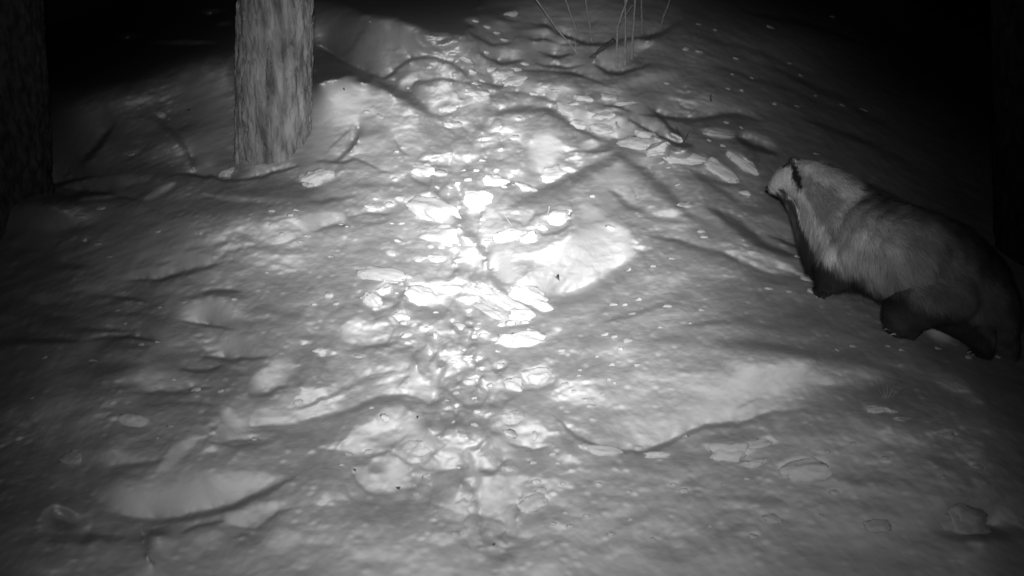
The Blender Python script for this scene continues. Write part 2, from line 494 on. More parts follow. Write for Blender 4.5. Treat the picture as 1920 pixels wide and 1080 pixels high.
# --- left slope
P([(318,482),(360,474),(402,480),(442,440),(452,442),(425,470),(402,495),(350,500)], 128, 6)
E(278,512,44,9,118,-8); L([(235,527),(300,526),(370,506),(420,492)], 7, 52); L([(320,468),(400,462),(470,440)], 7, 78, op=.6)
E(400,584,58,27,160,0,.95); E(430,645,34,24,146,0,.95); L([(330,602),(398,610),(440,618)], 6, 60); L([(370,668),(430,676),(520,668)], 6, 58)
L([(330,560),(400,550),(470,558)], 8, 70, op=.6)
E(290,712,62,18,98); L([(240,737),(330,737),(400,725)], 7, 58); E(250,788,26,9,156,8,.4); L([(225,800),(270,802)], 5, 66)
E(140,790,80,45,62,0,.8); E(142,855,22,10,86); E(170,690,70,18,38,0,.8); E(60,600,60,12,24); E(120,560,60,10,44)
E(60,640,80,6,14); E(150,620,90,5,34); E(200,590,80,5,48); E(230,650,60,6,52); E(100,500,50,8,30); E(60,452,36,14,46)
E(160,447,10,5,72); E(183,455,12,4,64); E(296,432,10,5,92); E(376,436,5,4,120); E(350,420,34,4,84,-14)
L([(298,882),(338,842),(374,820)], 18, 146, 12); L([(398,832),(470,826),(530,829)], 6, 78)
P([(200,922),(318,890),(420,880),(522,868),(502,902),(440,937),(380,962),(300,968),(230,960)], 130, 34)
E(400,920,80,26,142,-8,.9)
E(450,905,50,18,156,-14); L([(140,930),(200,967),(270,980),(340,974),(430,952),(500,922),(562,890)], 11, 60)
P([(468,732),(480,700),(510,680),(545,665),(556,690),(540,715),(510,725),(485,737)], 160, 5)
E(490,712,17,13,188); E(515,690,22,5,180,-14); L([(500,700),(545,690)], 3, 140); L([(490,745),(520,728),(550,722)], 5, 84)
L([(415,800),(480,780),(560,760),(640,730)], 34, 134, 22); L([(510,748),(600,740),(690,715)], 26, 162, 16); E(430,782,20,12,170,40)
for i in range(7): L([(545 + i * 22, 770 - i * 10), (600 + i * 24, 755 - i * 10)], 3, 116)
L([(440,812),(520,806),(640,777),(720,745),(795,757)], 9, 90); L([(460,800),(540,800)], 5, 84)
L([(395,830),(440,836),(520,828)], 4, 74)
E(118,985,26,11,30,25); L([(78,965),(105,950),(142,968),(150,985)], 9, 80)
L([(268,995),(274,1035),(290,1062)], 4, 36); E(292,999,22,7,50); E(310,1020,30,14,100)
E(478,962,46,13,142,-22); E(440,972,20,12,156); L([(425,988),(480,992),(520,962),(560,950)], 5, 82); L([(340,1000),(380,985),(420,975)], 7, 68)
E(530,1010,36,18,136); E(390,1010,26,16,116); L([(430,1010),(470,1003)], 4, 84)
E(120,1010,110,10,34)
# --- rubble at the bottom centre
P([(640,838),(662,805),(700,782),(740,764),(790,775),(800,796),(762,802),(720,812),(680,826)], 176, 5)
E(722,778,11,14,208,20); E(672,839,32,12,178,-6); L([(690,752),(740,746),(770,765),(795,757)], 9, 112)
P([(700,852),(720,844),(772,870),(768,902),(735,925),(690,920),(665,896),(662,876),(690,872)], 172, 4); E(703,880,14,9,138,25)
L([(640,862),(700,856),(738,845)], 6, 104); L([(655,870),(665,900),(690,926),(740,932)], 6, 108)
E(786,836,24,12,232,-8); E(790,812,32,12,184); L([(742,820),(757,850),(785,868),(812,846),(832,828)], 4, 132); L([(745,860),(760,852)], 6, 190)
L([(735,848),(770,872),(798,868),(820,845),(850,822)], 5, 108); L([(770,880),(780,905),(765,925)], 6, 114)
P([(808,858),(842,826),(890,812),(950,820),(970,845),(962,870),(940,876),(900,880),(850,882),(825,876)], 172, 4)
E(915,828,16,8,204,-25); E(940,845,10,7,196); E(860,850,24,10,184); L([(775,872),(815,885),(848,884),(885,876)], 6, 98); L([(898,885),(928,886),(946,866),(962,862)], 6, 106)
P([(918,786),(960,764),(1002,788),(1032,816),(1002,840),(960,826),(925,806)], 192, 6)
E(960,779,18,8,244,-12); E(957,811,13,8,246); E(978,805,8,9,236,30); E(1003,812,6,16,230); L([(935,800),(970,796),(985,784)], 4, 156)
E(1000,837,26,6,196); L([(948,830),(1000,845),(1036,834)], 5, 104); L([(860,762),(920,764),(962,746)], 9, 124)
E(862,792,56,11,114); E(900,775,26,6,150,-20); L([(800,775),(860,770)], 5, 128)
P([(888,890),(930,893),(982,888),(978,930),(966,970),(950,1002),(916,1002),(905,960),(896,920)], 180, 5)
E(930,935,16,40,192); L([(899,930),(900,1005)], 6, 118); L([(968,985),(972,950),(986,945)], 6, 118)
E(1000,940,23,13,196,-25); E(1006,901,13,8,182); E(1015,918,14,6,178); E(955,882,14,7,176); L([(1000,960),(1024,945)], 5, 122)
E(862,950,36,24,166); L([(852,945),(868,935),(882,947)], 4, 126); E(840,1008,26,12,168); E(985,1006,24,10,166,-25); E(930,1020,28,8,164,-12)
L([(800,990),(850,1000),(885,985)], 6, 126); L([(895,1010),(950,1030),(990,1025)], 6, 122); E(800,915,22,12,166,-30); E(775,905,20,8,150); E(800,890,26,10,152)
E(690,960,70,26,116,0,.8); E(560,860,80,24,112,0,.8); E(700,1040,40,12,142); E(1050,1050,60,10,128)
# --- broad bright face lower right with its lip
P([(1046,742),(1100,702),(1200,690),(1400,690),(1500,690),(1545,702),(1480,730),(1440,748),(1400,775),(1330,802),(1262,832),(1220,842),(1150,834),(1080,808),(1040,776)], 164, 44)
E(1180,770,110,50,172,0,.9)
E(1250,722,130,24,188,0,.8); E(1430,708,64,18,174,-8,.8); E(1215,828,24,7,190,15); E(1190,790,60,20,176)
E(1150,660,40,14,176,-10); E(1110,735,40,16,180); E(1330,770,60,14,168)
L([(1036,778),(1080,820),(1140,846),(1212,850),(1262,826),(1322,800),(1392,795),(1452,775),(1502,770),(1560,773),(1605,760)], 8, 84)
L([(1380,765),(1425,745)], 5, 130)
E(1375,822,70,10,106,-6,.8); E(1600,700,60,24,84,0,.8)
L([(1350,640),(1450,650),(1560,664),(1700,690),(1800,732),(1840,755)], 22, 50, 26, op=.7); L([(1600,740),(1720,775),(1800,805),(1900,850)], 30, 44, 30, op=.5)
L([(1740,860),(1820,885),(1900,905)], 14, 44, 16, op=.6); E(1860,1000,90,16,28,0,.8)
P([(1322,836),(1350,836),(1400,832),(1440,818),(1450,826),(1410,845),(1385,858),(1345,856)], 196, 5)
E(1412,868,24,5,168,-8); E(1120,842,38,6,182,8,.4); E(1098,838,10,4,176); E(1232,852,24,4,170)
E(1510,876,42,17,212,4,.35); L([(1470,893),(1510,898),(1552,893)], 4, 104)
E(1806,962,42,21,134,0,.5); E(1564,921,13,6,170); E(1448,971,15,6,160,-8); E(1413,1003,11,7,156); E(1645,983,22,8,120); E(1775,812,18,6,108)
E(1832,873,13,5,96,15); E(1642,767,20,5,122,5); E(1690,785,14,3,96); E(1262,905,14,5,168); E(1282,918,13,5,160); E(1123,906,9,6,174)
E(1250,990,60,14,146,0,.8); E(1160,960,40,8,150,-10); E(1300,950,50,10,140,0,.8); E(1270,1020,14,7,160)
# --- right hand slope
L([(1370,250),(1410,277),(1462,292)], 8, 36); E(1424,262,36,9,78,25); L([(1330,390),(1380,422),(1422,456),(1500,486)], 12, 38); L([(1280,310),(1340,350),(1400,390),(1450,400)], 9, 62, op=.7)
E(1330,200,60,22,86,10,.8); E(1220,110,60,16,70,0,.8); L([(1200,215),(1290,228),(1370,215),(1440,232)], 8, 46)
E(1470,440,40,9,74,25); L([(1440,440),(1490,462),(1520,470)], 5, 34); E(1455,492,34,6,104,20); E(1400,505,60,8,92,12); E(1500,515,12,3,110,20)
for px_, py_, a_ in ((1348,249,8),(1285,295,5),(1350,318,28),(1392,303,40)):
    E(px_,py_,30,8,150,a_,.5)
L([(1300,325),(1360,345),(1400,340)], 7, 64, op=.7)
E(1560,600,120,30,52,0,.9); E(1752,624,36,16,62,15,.8); L([(1640,560),(1700,600),(1760,650),(1860,670)], 10, 24, op=.6)
L([(1400,560),(1480,600),(1560,640)], 8, 62, op=.6); L([(1290,520),(1380,530),(1460,560)], 8, 96, op=.6)
for i, (a_, b_) in enumerate([((1290,60),(1560,160)),((1330,120),(1640,240)),((1430,120),(1700,260)),((1500,220),(1760,340)),((1380,20),(1640,90)),((1560,320),(1800,440))]):
    L([a_, ((a_[0]+b_[0])/2, (a_[1]+b_[1])/2 - 10), b_], 9, (30,30,20,14,8,10)[i], op=.38)


# second pass: broader swells and hollows
E(350,640,60,24,98,0,.9); L([(335,692),(390,697),(425,682)], 6, 60); L([(408,448),(430,434),(458,431)], 7, 118)
L([(420,482),(452,466),(520,462),(565,446)], 7, 78); E(560,482,80,30,150,0,.95); E(440,522,54,12,114,0,.9); L([(375,549),(412,545),(452,546)], 8, 64)
E(500,600,60,26,118,0,.95); L([(470,566),(540,590),(600,600)], 10, 104, op=.6); E(560,660,50,18,118,-10,.9); L([(480,640),(560,636),(620,628)], 9, 106, op=.6)
L([(150,640),(230,632),(300,640)], 7, 40); L([(100,560),(200,556),(280,566)], 7, 44); E(200,540,50,10,64,0,.9); E(330,545,40,9,96,0,.9)
L([(600,470),(680,474),(760,468)], 8, 140, op=.5); E(660,450,60,16,168,0,.95); E(690,492,50,10,172,0,.9)
L([(1178,343),(1200,386),(1232,412),(1292,417),(1322,402)], 6, 124); E(1248,399,40,10,164,-6,.8)
L([(1212,440),(1262,450),(1312,466),(1352,476),(1400,498),(1450,518),(1502,524)], 8, 82, op=.9)
L([(1340,470),(1400,498),(1450,518),(1502,524)], 6, 56, op=.6)
L([(1360,400),(1392,432),(1424,458)], 15, 48, op=.8); E(1466,426,36,9,86,28,.7); L([(1398,470),(1450,495),(1492,509)], 9, 116)
E(1290,505,80,18,136,0,.95); E(1240,530,60,18,154,-20,.95); E(1420,575,70,22,80,10,.95); L([(1290,610),(1380,600),(1470,620),(1540,650)], 10, 74, op=.6)
L([(1180,640),(1280,636),(1360,650)], 9, 128, op=.6); L([(1060,648),(1130,640),(1190,650)], 8, 142, op=.5)
L([(898,100),(940,120),(985,112)], 5, 60); L([(886,152),(940,162),(988,142)], 5, 66); L([(1000,120),(1060,128),(1102,122)], 5, 74)
L([(1020,250),(1045,240),(1075,252),(1090,275)], 6, 150); E(1030,285,24,30,252,15,.7)
E(660,205,50,30,160,20,.9); E(760,245,40,26,168,35,.9); L([(820,262),(870,270),(930,262)], 5, 140); L([(850,288),(900,284),(950,270)], 5, 146)
E(600,880,50,18,98,0,.9); E(560,830,60,14,104,0,.9); L([(560,900),(620,890),(665,905)], 8, 96, op=.7); E(590,955,50,18,124,-10,.9)
L([(1040,880),(1150,870),(1260,885)], 10, 118, op=.6); L([(1080,930),(1200,940),(1330,925)], 10, 118, op=.6); E(1180,1000,80,20,146,0,.95); L([(1340,930),(1440,940),(1560,955)], 10, 94, op=.6)
E(1440,1010,90,18,116,0,.95); L([(1560,900),(1660,905),(1760,930)], 10, 68, op=.6)
L([(700,745),(760,742),(800,752)], 5, 112); L([(640,905),(660,940),(720,950),(780,945)], 7, 100, op=.7)
E(230,860,60,16,84,0,.95); L([(180,880),(250,872),(320,860)], 8, 62, op=.7); E(330,770,60,16,92,-5,.95); L([(260,760),(330,756),(420,760)], 8, 66, op=.6)

L([(955,388),(1030,352),(1082,331),(1124,311),(1156,298)], 13, 118, 18, op=.75)
L([(1156,292),(1202,318),(1244,350),(1266,376),(1300,408),(1350,436),(1400,462)], 18, 92, 22, op=.7)
E(1150,335,44,16,184,0,.9); E(1090,365,30,14,176,-20,.9); E(1215,405,34,12,172,25,.9)
L([(1140,356),(1182,388),(1234,412),(1292,418)], 9, 112, 10, op=.8)
L([(1030,575),(1095,560),(1155,525),(1215,482),(1290,470)], 20, 124, 18, op=.7)
L([(925,216),(970,203),(1030,205),(1074,235),(1114,258)], 10, 96, 10, op=.8)
L([(845,560),(868,590),(890,610)], 10, 140, 10, op=.7); L([(620,352),(700,345),(770,352)], 9, 118, 10, op=.6)
E(640,560,60,34,128,0,.9,.5); E(420,500,60,18,112,-15,.9,.6)
L([(430,430),(520,470),(600,462)], 12, 98, 14, op=.5)

# the trodden furrow: crowded broken lumps, coarser towards the camera
def worley(x, y, seed):
    rs = np.random.RandomState(seed)
    jx_, jy_, br = rs.rand(64, 64), rs.rand(64, 64), rs.rand(64, 64)
    xi = np.floor(x).astype(int); yi = np.floor(y).astype(int)
    f1 = np.full(x.shape, 9.0); f2 = np.full(x.shape, 9.0); cell = np.zeros(x.shape)
    for i in (-1, 0, 1):
        for j in (-1, 0, 1):
            a_, b_ = (xi + i) & 63, (yi + j) & 63
            d = np.hypot(xi + i + .15 + .7 * jx_[b_, a_] - x, yi + j + .15 + .7 * jy_[b_, a_] - y)
            near = d < f1
            f2 = np.where(near, f1, np.minimum(f2, d)); cell = np.where(near, br[b_, a_], cell); f1 = np.where(near, d, f1)
    return f1, f2, cell


def track_mask():
    m = np.zeros(TONE.shape, np.float32)
    pts = [(930,1010,80),(900,930,95),(830,860,150),(840,800,150),(880,700,110),(760,610,120),(830,560,110),(900,500,80),(880,420,110),(860,340,120),(900,270,90),(880,190,70),(880,120,60),(960,160,55),(1080,210,50),(1180,245,45),(1240,272,32)]
    for (ax, ay, aw), (bx_, by_, bw_) in zip(pts[:-1], pts[1:]):
        vx, vy = bx_ - ax, by_ - ay
        t = np.clip(((XX - ax) * vx + (YY - ay) * vy) / (vx * vx + vy * vy), 0, 1)
        d = np.hypot(XX - ax - t * vx, (YY - ay - t * vy) * 1.2) / (aw + (bw_ - aw) * t)
        m = np.maximum(m, 1 - sstep(.45, 1.1, d))
    pts = [(470,720,50),(560,700,50),(650,700,50),(700,640,60)]
    for (ax, ay, aw), (bx_, by_, bw_) in zip(pts[:-1], pts[1:]):
        vx, vy = bx_ - ax, by_ - ay
        t = np.clip(((XX - ax) * vx + (YY - ay) * vy) / (vx * vx + vy * vy), 0, 1)
        m = np.maximum(m, .6 * (1 - sstep(.45, 1.1, np.hypot(XX - ax - t * vx, YY - ay - t * vy) / (aw + (bw_ - aw) * t))))
    return m


TRK = track_mask()
# depth-like coordinate so that the lumps shrink with distance
vv = np.log(np.clip(YY + 260, 60, 3000)) * 9.5
uu = (XX - 940) / np.clip(YY + 260, 60, 3000) * 17
wob_x = vnoise(XX / 26, YY / 18, 71) * .35; wob_y = vnoise(XX / 24 + 5, YY / 20, 72) * .35
f1, f2, cel = worley(uu + wob_x + 20, vv * 1.9 + wob_y, 73)
chunk = (cel - .45) * .55 + .22 * (1 - f1 / .7) - .30 * (1 - sstep(0, .22, f2 - f1))
g1, g2, cel2 = worley(uu * 2.3 + wob_x * 2, vv * 4.2 + wob_y * 2, 74)
chunk += .45 * ((cel2 - .5) * .4 + .2 * (1 - g1 / .7) - .25 * (1 - sstep(0, .25, g2 - g1)))
TONE = np.clip(TONE * (1 + (TRK * .48) * chunk), 0, 255).astype(np.float32)
# scattered crumbs half melted into the crust everywhere, denser near the track
h1, h2, cel3 = worley((XX - 940) / np.clip(YY + 260, 60, 3000) * 40, vv * 7.5, 75)
crumb = np.where(cel3 > .80, 1 - sstep(.10, .30, h1), 0)
TONE = np.clip(TONE * (1 + .26 * crumb), 0, 255).astype(np.float32)

# ------------------------------------------------------------------ from tones to heights
NT, NE = 1120, 700
TH = np.linspace(math.radians(-38), math.radians(38), NT)
EL = np.linspace(math.radians(42.0), math.radians(1.6), NE)        # from the feet outwards
THg, ELg = np.meshgrid(TH, EL)
Tg = np.tan(ELg)


def base_z(x, y):
    up = 0.15 * np.logaddexp(0, (y - 2.9) / .7) * .7
    k = .16
    right = np.logaddexp(0, (x - .90) / k) * k; left = np.logaddexp(0, (-.92 - x) / k) * k
    return up - .43 * right - .36 * left


def base_r(th, t, rmax=26.0):
    r = np.full(th.shape, rmax); done = np.zeros(th.shape, bool)
    s_, c_ = np.sin(th), np.cos(th)
    prev = np.full(th.shape, .2)
    q = .2
    while q < rmax:
        gap = CZ - q * t - base_z(q * s_, q * c_)
        hit = (gap < 0) & ~done
        r[hit] = q; done |= hit
        if done.all(): break
        q *= 1.012
    # refine
    a = r / 1.012; b = r.copy()
    for _ in range(14):
        m = (a + b) / 2
        g = CZ - m * t - base_z(m * s_, m * c_) < 0
        b = np.where(g, m, b); a = np.where(g, a, m)
    return np.where(done, (a + b) / 2, rmax)


def to_pixel(x, y, z):
    cp, sp = math.cos(PITCH), math.sin(PITCH)
    yc = y * cp - (z - CZ) * sp * 1.0
    zc = y * sp + (z - CZ) * cp
    return W / 2 + FPX * x / yc, H / 2 - FPX * zc / yc


R0 = base_r(THg, Tg)
W0 = np.log(R0)
# smooth the base a touch so the side slopes have no kink
PXg, PYg = to_pixel(np.sin(THg), np.cos(THg), CZ - Tg)


def sample_tone(px, py):
    gx = np.clip((px - LEFT) / 2, 0, TONE.shape[1] - 1.01); gy = np.clip((py - TOP) / 2, 0, TONE.shape[0] - 1.01)
    xi = gx.astype(int); yi = gy.astype(int); fx = gx - xi; fy = gy - yi
    return ((TONE[yi, xi] * (1 - fx) + TONE[yi, xi + 1] * fx) * (1 - fy)
            + (TONE[yi + 1, xi] * (1 - fx) + TONE[yi + 1, xi + 1] * fx) * fy)


def lin(g):
    g = np.clip(g, 0, 255) / 255.
    return np.where(g < .04045, g / 12.92, ((g + .055) / 1.055) ** 2.4)


def to_srgb(v):
    v = np.clip(v, 0, 1)
    return np.where(v < .0031308, v * 12.92, 1.055 * v ** (1 / 2.4) - .055) * 255


TT = sample_tone(PXg, PYg)
bx0, by0 = R0 * np.sin(THg), R0 * np.cos(THg)
nz = (vnoise(bx0 / .16, by0 / .11, 21) * .9 + vnoise(bx0 / .07, by0 / .05, 22) * 1.0
      + vnoise(bx0 / .03, by0 / .024, 23) * .9 + vnoise(bx0 / .014, by0 / .014, 24) * 1.0 + vnoise(bx0 / .008, by0 / .008, 26) * .7)
# little wind-blown ripples lying across the slope
rp = vnoise(bx0 / .22 + by0 * 1.5, by0 / .035, 25) * .8
TT = TT * np.exp(.070 * nz + .045 * rp)
# specks of fallen snow
spk = vnoise(bx0 / .028, by0 / .026, 31)
TT = TT + np.clip(spk - .66, 0, 1) * 45 * (TT / 160.)
out = np.maximum(np.maximum(-PXg, PXg - W), np.maximum(-PYg, PYg - H))
inside = 1 - sstep(20, 260, out)
bdv = np.array(bd)
dirx, diry, dirz = np.sin(THg), np.cos(THg), -Tg
dl = np.sqrt(1 + Tg ** 2)
cosb = (dirx * bdv[0] + diry * bdv[1] + dirz * bdv[2]) / dl
BEAM = LAMP * np.exp(-BEAM_K * (np.sqrt(np.arccos(np.clip(cosb, -1, 1)) ** 2 + BEAM_A ** 2) - BEAM_A))
dEL = EL[1] - EL[0]      # negative
dTH = TH[1] - TH[0]


def shade(w):
    r = np.exp(w)
    p = np.stack([r * dirx, r * diry, r * dirz], -1)
    a = np.gradient(p, axis=1); b = np.gradient(p, axis=0)
    n = np.cross(a, b)
    n /= np.linalg.norm(n, axis=-1, keepdims=True) + 1e-12
    return -(n[..., 0] * dirx + n[..., 1] * diry + n[..., 2] * dirz) / dl


NIT = 6
LAM, EPS = .55, 1.0 / 70 ** 2
ke = 2 - 2 * np.cos(np.pi * np.arange(2 * NE) / NE)
kt = 2 - 2 * np.cos(np.pi * np.arange(2 * NT) / NT)
DEN = (ke[:, None] + LAM * kt[None, :NT + 1] + EPS)


def solve(G):
    """G: wanted difference of w between neighbouring rows minus the base one, (NE-1, NT)"""
    q = np.zeros((NE, NT))
    q[1:] += G; q[:-1] -= G
    qq = np.concatenate([q, q[::-1]], 0); qq = np.concatenate([qq, qq[:, ::-1]], 1)
    f = np.fft.rfft2(qq) / DEN
    return np.fft.irfft2(f, s=qq.shape)[:NE, :NT]


dW0 = np.diff(W0, axis=0)
Tm = (Tg[1:] + Tg[:-1]) / 2; Em = (ELg[1:] + ELg[:-1]) / 2; IN = (inside[1:] + inside[:-1]) / 2
LT = lin(TT)
w = W0.copy()
rho0 = shade(W0)
corr = np.zeros_like(W0)


def blur(A, n):
    for ax_ in (0, 1):
        for _ in range(2):
            pad = [(0, 0), (0, 0)]; pad[ax_] = (n + 1, n)
            c = np.cumsum(np.pad(A, pad, mode='edge'), axis=ax_)
            A = (np.take(c, np.arange(2 * n + 1, c.shape[ax_]), ax_) - np.take(c, np.arange(0, c.shape[ax_] - 2 * n - 1), ax_)) / (2 * n + 1)
    return A


RAW = np.clip(LT * (R0 * dl) ** 2 / BEAM, .02, 2.5)
RAW = np.where(RAW < .55, RAW, .55 + .42 * (1 - np.exp(-(RAW - .55) / .42)))
RAW = RAW * np.clip(RAW / blur(RAW, 30), .4, 2.2) ** .22
RL = blur(RAW, 45)
RB = blur(np.maximum(rho0, .04), 20)
Q = RL / RB
QL = np.clip(Q, .33, 1.6)
WANT = np.clip(RAW * QL / Q, .03, .97)
WANT = rho0 + (WANT - rho0) * inside
for it in range(NIT):
    if it:
        corr = np.clip(corr + .4 * (WANT - shade(w)), -.16, .16)
        corr -= blur(corr, 45) * .45
        corr *= 1 - sstep(-70, 10, out)
    want = WANT
    tgt = np.clip(want + corr, .04, .97)
    tm = (tgt[1:] + tgt[:-1]) / 2
    s = np.tan(np.clip(np.arcsin(tm) - Em, -1.4, 1.2))
    # dw = -sec^2(e)/(t+s) de
    g = -dEL * (1 + Tm ** 2) / np.maximum(Tm + s, .02)
    g = np.clip(g, 0, .045)
    G = (g - dW0) * IN
    w = W0 + solve(G)
WS = w
# ------------------------------------------------------------------ snow mesh: one sheet all round, finest in front of the camera
Rr = np.exp(WS)
Zr = CZ - Rr * Tg
hit = R0 < 25.5
nomiss = np.cumsum(~hit, axis=0)
Rm = 26.0 * 1.02 ** nomiss
Rr = np.where(hit, np.minimum(Rr, 26.0), np.minimum(Rm, 70))
Zr = np.where(hit, Zr, np.minimum(CZ - Rr * Tg, base_z(Rr * np.sin(THg), Rr * np.cos(THg))))
ext = np.linspace(math.radians(38), math.radians(322), 72)[1:-1]
TC = np.concatenate([TH, ext])
te, ee = np.meshgrid(ext, EL)
Re = base_r(te, np.tan(ee))
he = Re < 25.5
Rme = 26.0 * 1.02 ** np.cumsum(~he, axis=0)
Re = np.where(he, Re, np.minimum(Rme, 70))
Ze = np.where(he, CZ - Re * np.tan(ee), base_z(Re * np.sin(te), Re * np.cos(te)))
RA = np.concatenate([Rr, Re], 1); ZA = np.concatenate([Zr, Ze], 1)
rows_r, rows_z = [], []
for f in (0.02, .3, .55, .75, .9):
    rows_r.append(RA[0] * f)
    zz = base_z(RA[0] * f * np.sin(TC), RA[0] * f * np.cos(TC))
    z0 = base_z(RA[0] * np.sin(TC), RA[0] * np.cos(TC))
    rows_z.append(zz + (ZA[0] - z0) * f ** 4)
far_r, far_z = [], []
for k in range(1, 9):
    q = RA[-1] * (1 + .18 * k) + 3 * k
    far_r.append(q)
    far_z.append(base_z(q * np.sin(TC), q * np.cos(TC)) * .5 + (ZA[-1]) * .5 if k < 3 else base_z(q * np.sin(TC), q * np.cos(TC)))
RA = np.concatenate([np.array(rows_r), RA, np.array(far_r)], 0)
ZA = np.concatenate([np.array(rows_z), ZA, np.array(far_z)], 0)
nr, nc = RA.shape
V = np.stack([RA * np.sin(TC), RA * np.cos(TC), ZA], -1).reshape(-1, 3)
I = np.arange(nr * nc).reshape(nr, nc)
I2 = np.roll(I, -1, axis=1)
Qd = np.stack([I[:-1], I2[:-1], I2[1:], I[1:]], -1).reshape(-1, 4)
ground = np_mesh('snow_ground', V, Qd[:, ::-1] if False else Qd, M_SNOW)
tag(ground, kind='structure')

GZ = np.log(np.clip(Rr, .01, 80))


def gpt(px, py):
    """point of the snow surface behind a photograph pixel"""
    X, Y, Z = [float(v) for v in pix_dir(px, py)]
    th = math.atan2(X, Y); el = math.atan2(-Z, math.hypot(X, Y))
    gi = min(max((th - TH[0]) / dTH, 0), NT - 1.01); gj = min(max((el - EL[0]) / dEL, 0), NE - 1.01)
    i, j = int(gi), int(gj); fx, fy = gi - i, gj - j
    r = (Rr[j, i] * (1 - fx) + Rr[j, i + 1] * fx) * (1 - fy) + (Rr[j + 1, i] * (1 - fx) + Rr[j + 1, i + 1] * fx) * fy
    return Vector((r * math.sin(th), r * math.cos(th), CZ - r * math.tan(el)))


def at_y(px, py, y):
    """point at forward distance y on the sight line of a photograph pixel"""
    X, Y, Z = [float(v) for v in pix_dir(px, py)]
    k = y / Y
    return Vector((X * k, y, CZ + Z * k))


def pxs(p):
    """metres per photograph pixel at a point"""
    return (p.y * math.cos(PITCH) - (p.z - CZ) * math.sin(PITCH)) / FPX


# ------------------------------------------------------------------ trees
def tube_mesh(pts, rad, n=8):
    """verts, faces of a capped tapered tube"""
    vs, fs = [], []
    m = len(pts)
    for i, p in enumerate(pts):
        p = Vector(p)
        d = (Vector(pts[min(i + 1, m - 1)]) - Vector(pts[max(i - 1, 0)])).normalized()
        a = d.orthogonal().normalized(); b = d.cross(a)
        if i and a.dot(pa) < 0: a, b = -a, -b
        # keep the frame steady
        if i:
            a = (pa - d * pa.dot(d)).normalized(); b = d.cross(a)
        pa = a
        for k in range(n):
            t = 2 * math.pi * k / n
            vs.append(p + (a * math.cos(t) + b * math.sin(t)) * rad[i])
    for i in range(m - 1):
        for k in range(n):
            k2 = (k + 1) % n
            fs.append((i * n + k, i * n + k2, (i + 1) * n + k2, (i + 1) * n + k))
    fs.append(tuple(range(n))[::-1]); fs.append(tuple((m - 1) * n + k for k in range(n)))
    return vs, fs


def trunk(base, top, r0, r1, nt, nz_, seed, depth, zdense):
    """bark-covered trunk; base, top: axis points (Vectors)"""
    th = np.linspace(0, 2 * np.pi, nt, endpoint=False)
    u = np.concatenate([np.linspace(0, zdense, nz_), np.linspace(zdense, 1, 24)[1:]])
    T, U = np.meshgrid(th, u)
    Ln = (top - base).length
    z = U * Ln
    R = r0 + (r1 - r0) * U
    # flare at the foot
    R = R * (1 + .16 * np.exp(-z / .12) * (1 + .4 * np.cos(3 * T + seed)))
    cx, cy = np.cos(T) * 3, np.sin(T) * 3
    p = np.stack([cx.ravel(), cy.ravel(), z.ravel()], 1)

    def f(s, sz, sd):
        q = p * np.array([s, s, sz])
        return vnoise3(q, sd).reshape(T.shape)
    warp = f(1.1, 5.0, seed) * .5
    rid = 1 - np.abs(f(2.6, 9, seed + 3) + warp * .6)             # long plates
    rid2 = 1 - np.abs(f(6.0, 20, seed + 7))
    fine = f(14, 60, seed + 9)
    stp = f(3.2, 34, seed + 13)
    d = depth * (1.5 * sstep(.55, .9, rid) * -1 + .75 * sstep(.3, .7, rid2) + .35 * fine + .5 * sstep(0, .35, stp))
    lump = .02 * f(.7, 3.0, seed + 21)
    R = R * (1 + lump) + d
    ax = (top - base).normalized()
    a = Vector((1, 0, 0)); a = (a - ax * a.dot(ax)).normalized(); b = ax.cross(a)
    A, Bv, X0 = np.array(a), np.array(b), np.array(ax)
    P3 = np.array(base) + z[..., None] * X0 + (R * np.cos(T))[..., None] * A + (R * np.sin(T))[..., None] * Bv
    n0, n1 = P3.shape[:2]
    I = np.arange(n0 * n1).reshape(n0, n1); J = np.roll(I, -1, 1)
    Q = np.stack([I[:-1], J[:-1], J[1:], I[1:]], -1).reshape(-1, 4)
    return P3.reshape(-1, 3), Q, (A, Bv, X0)


def flakes(base, top, r0, r1, zlo, zhi, n, seed, size):
    """thin curling bark scales standing off the trunk"""
    rs = random.Random(seed)
    ax = (top - base).normalized(); Ln = (top - base).length
    a = Vector((1, 0, 0)); a = (a - ax * a.dot(ax)).normalized(); b = ax.cross(a)
    vs, fs = [], []
    for _ in range(n):
        t = rs.uniform(0, 2 * math.pi); z = rs.uniform(zlo, zhi)
        R = r0 + (r1 - r0) * z / Ln
        w_ = size * rs.uniform(.35, 1.0) / R; h_ = size * rs.uniform(.8, 2.6)
        lift = rs.uniform(.001, .009); tilt = rs.uniform(-.25, .25)
        k0 = len(vs)
        for i in range(4):
            for j in range(3):
                tt = t + (j - 1) * w_ * (1 - .35 * abs(i - 1.5)) * .5 + tilt * (i - 1.5) * w_ * .4 + rs.uniform(-.1, .1) * w_
                zz = z + (i - 1.5) * h_ / 3 + rs.uniform(-.1, .1) * h_
                rr = R + .003 + lift * (1 if i in (0, 3) else .4) + rs.uniform(0, .0015)
                vs.append(base + ax * zz + (a * math.cos(tt) + b * math.sin(tt)) * rr)
        for i in range(3):
            for j in range(2):
                q = k0 + i * 3 + j
                fs.append((q, q + 1, q + 4, q + 3))
    return vs, fs


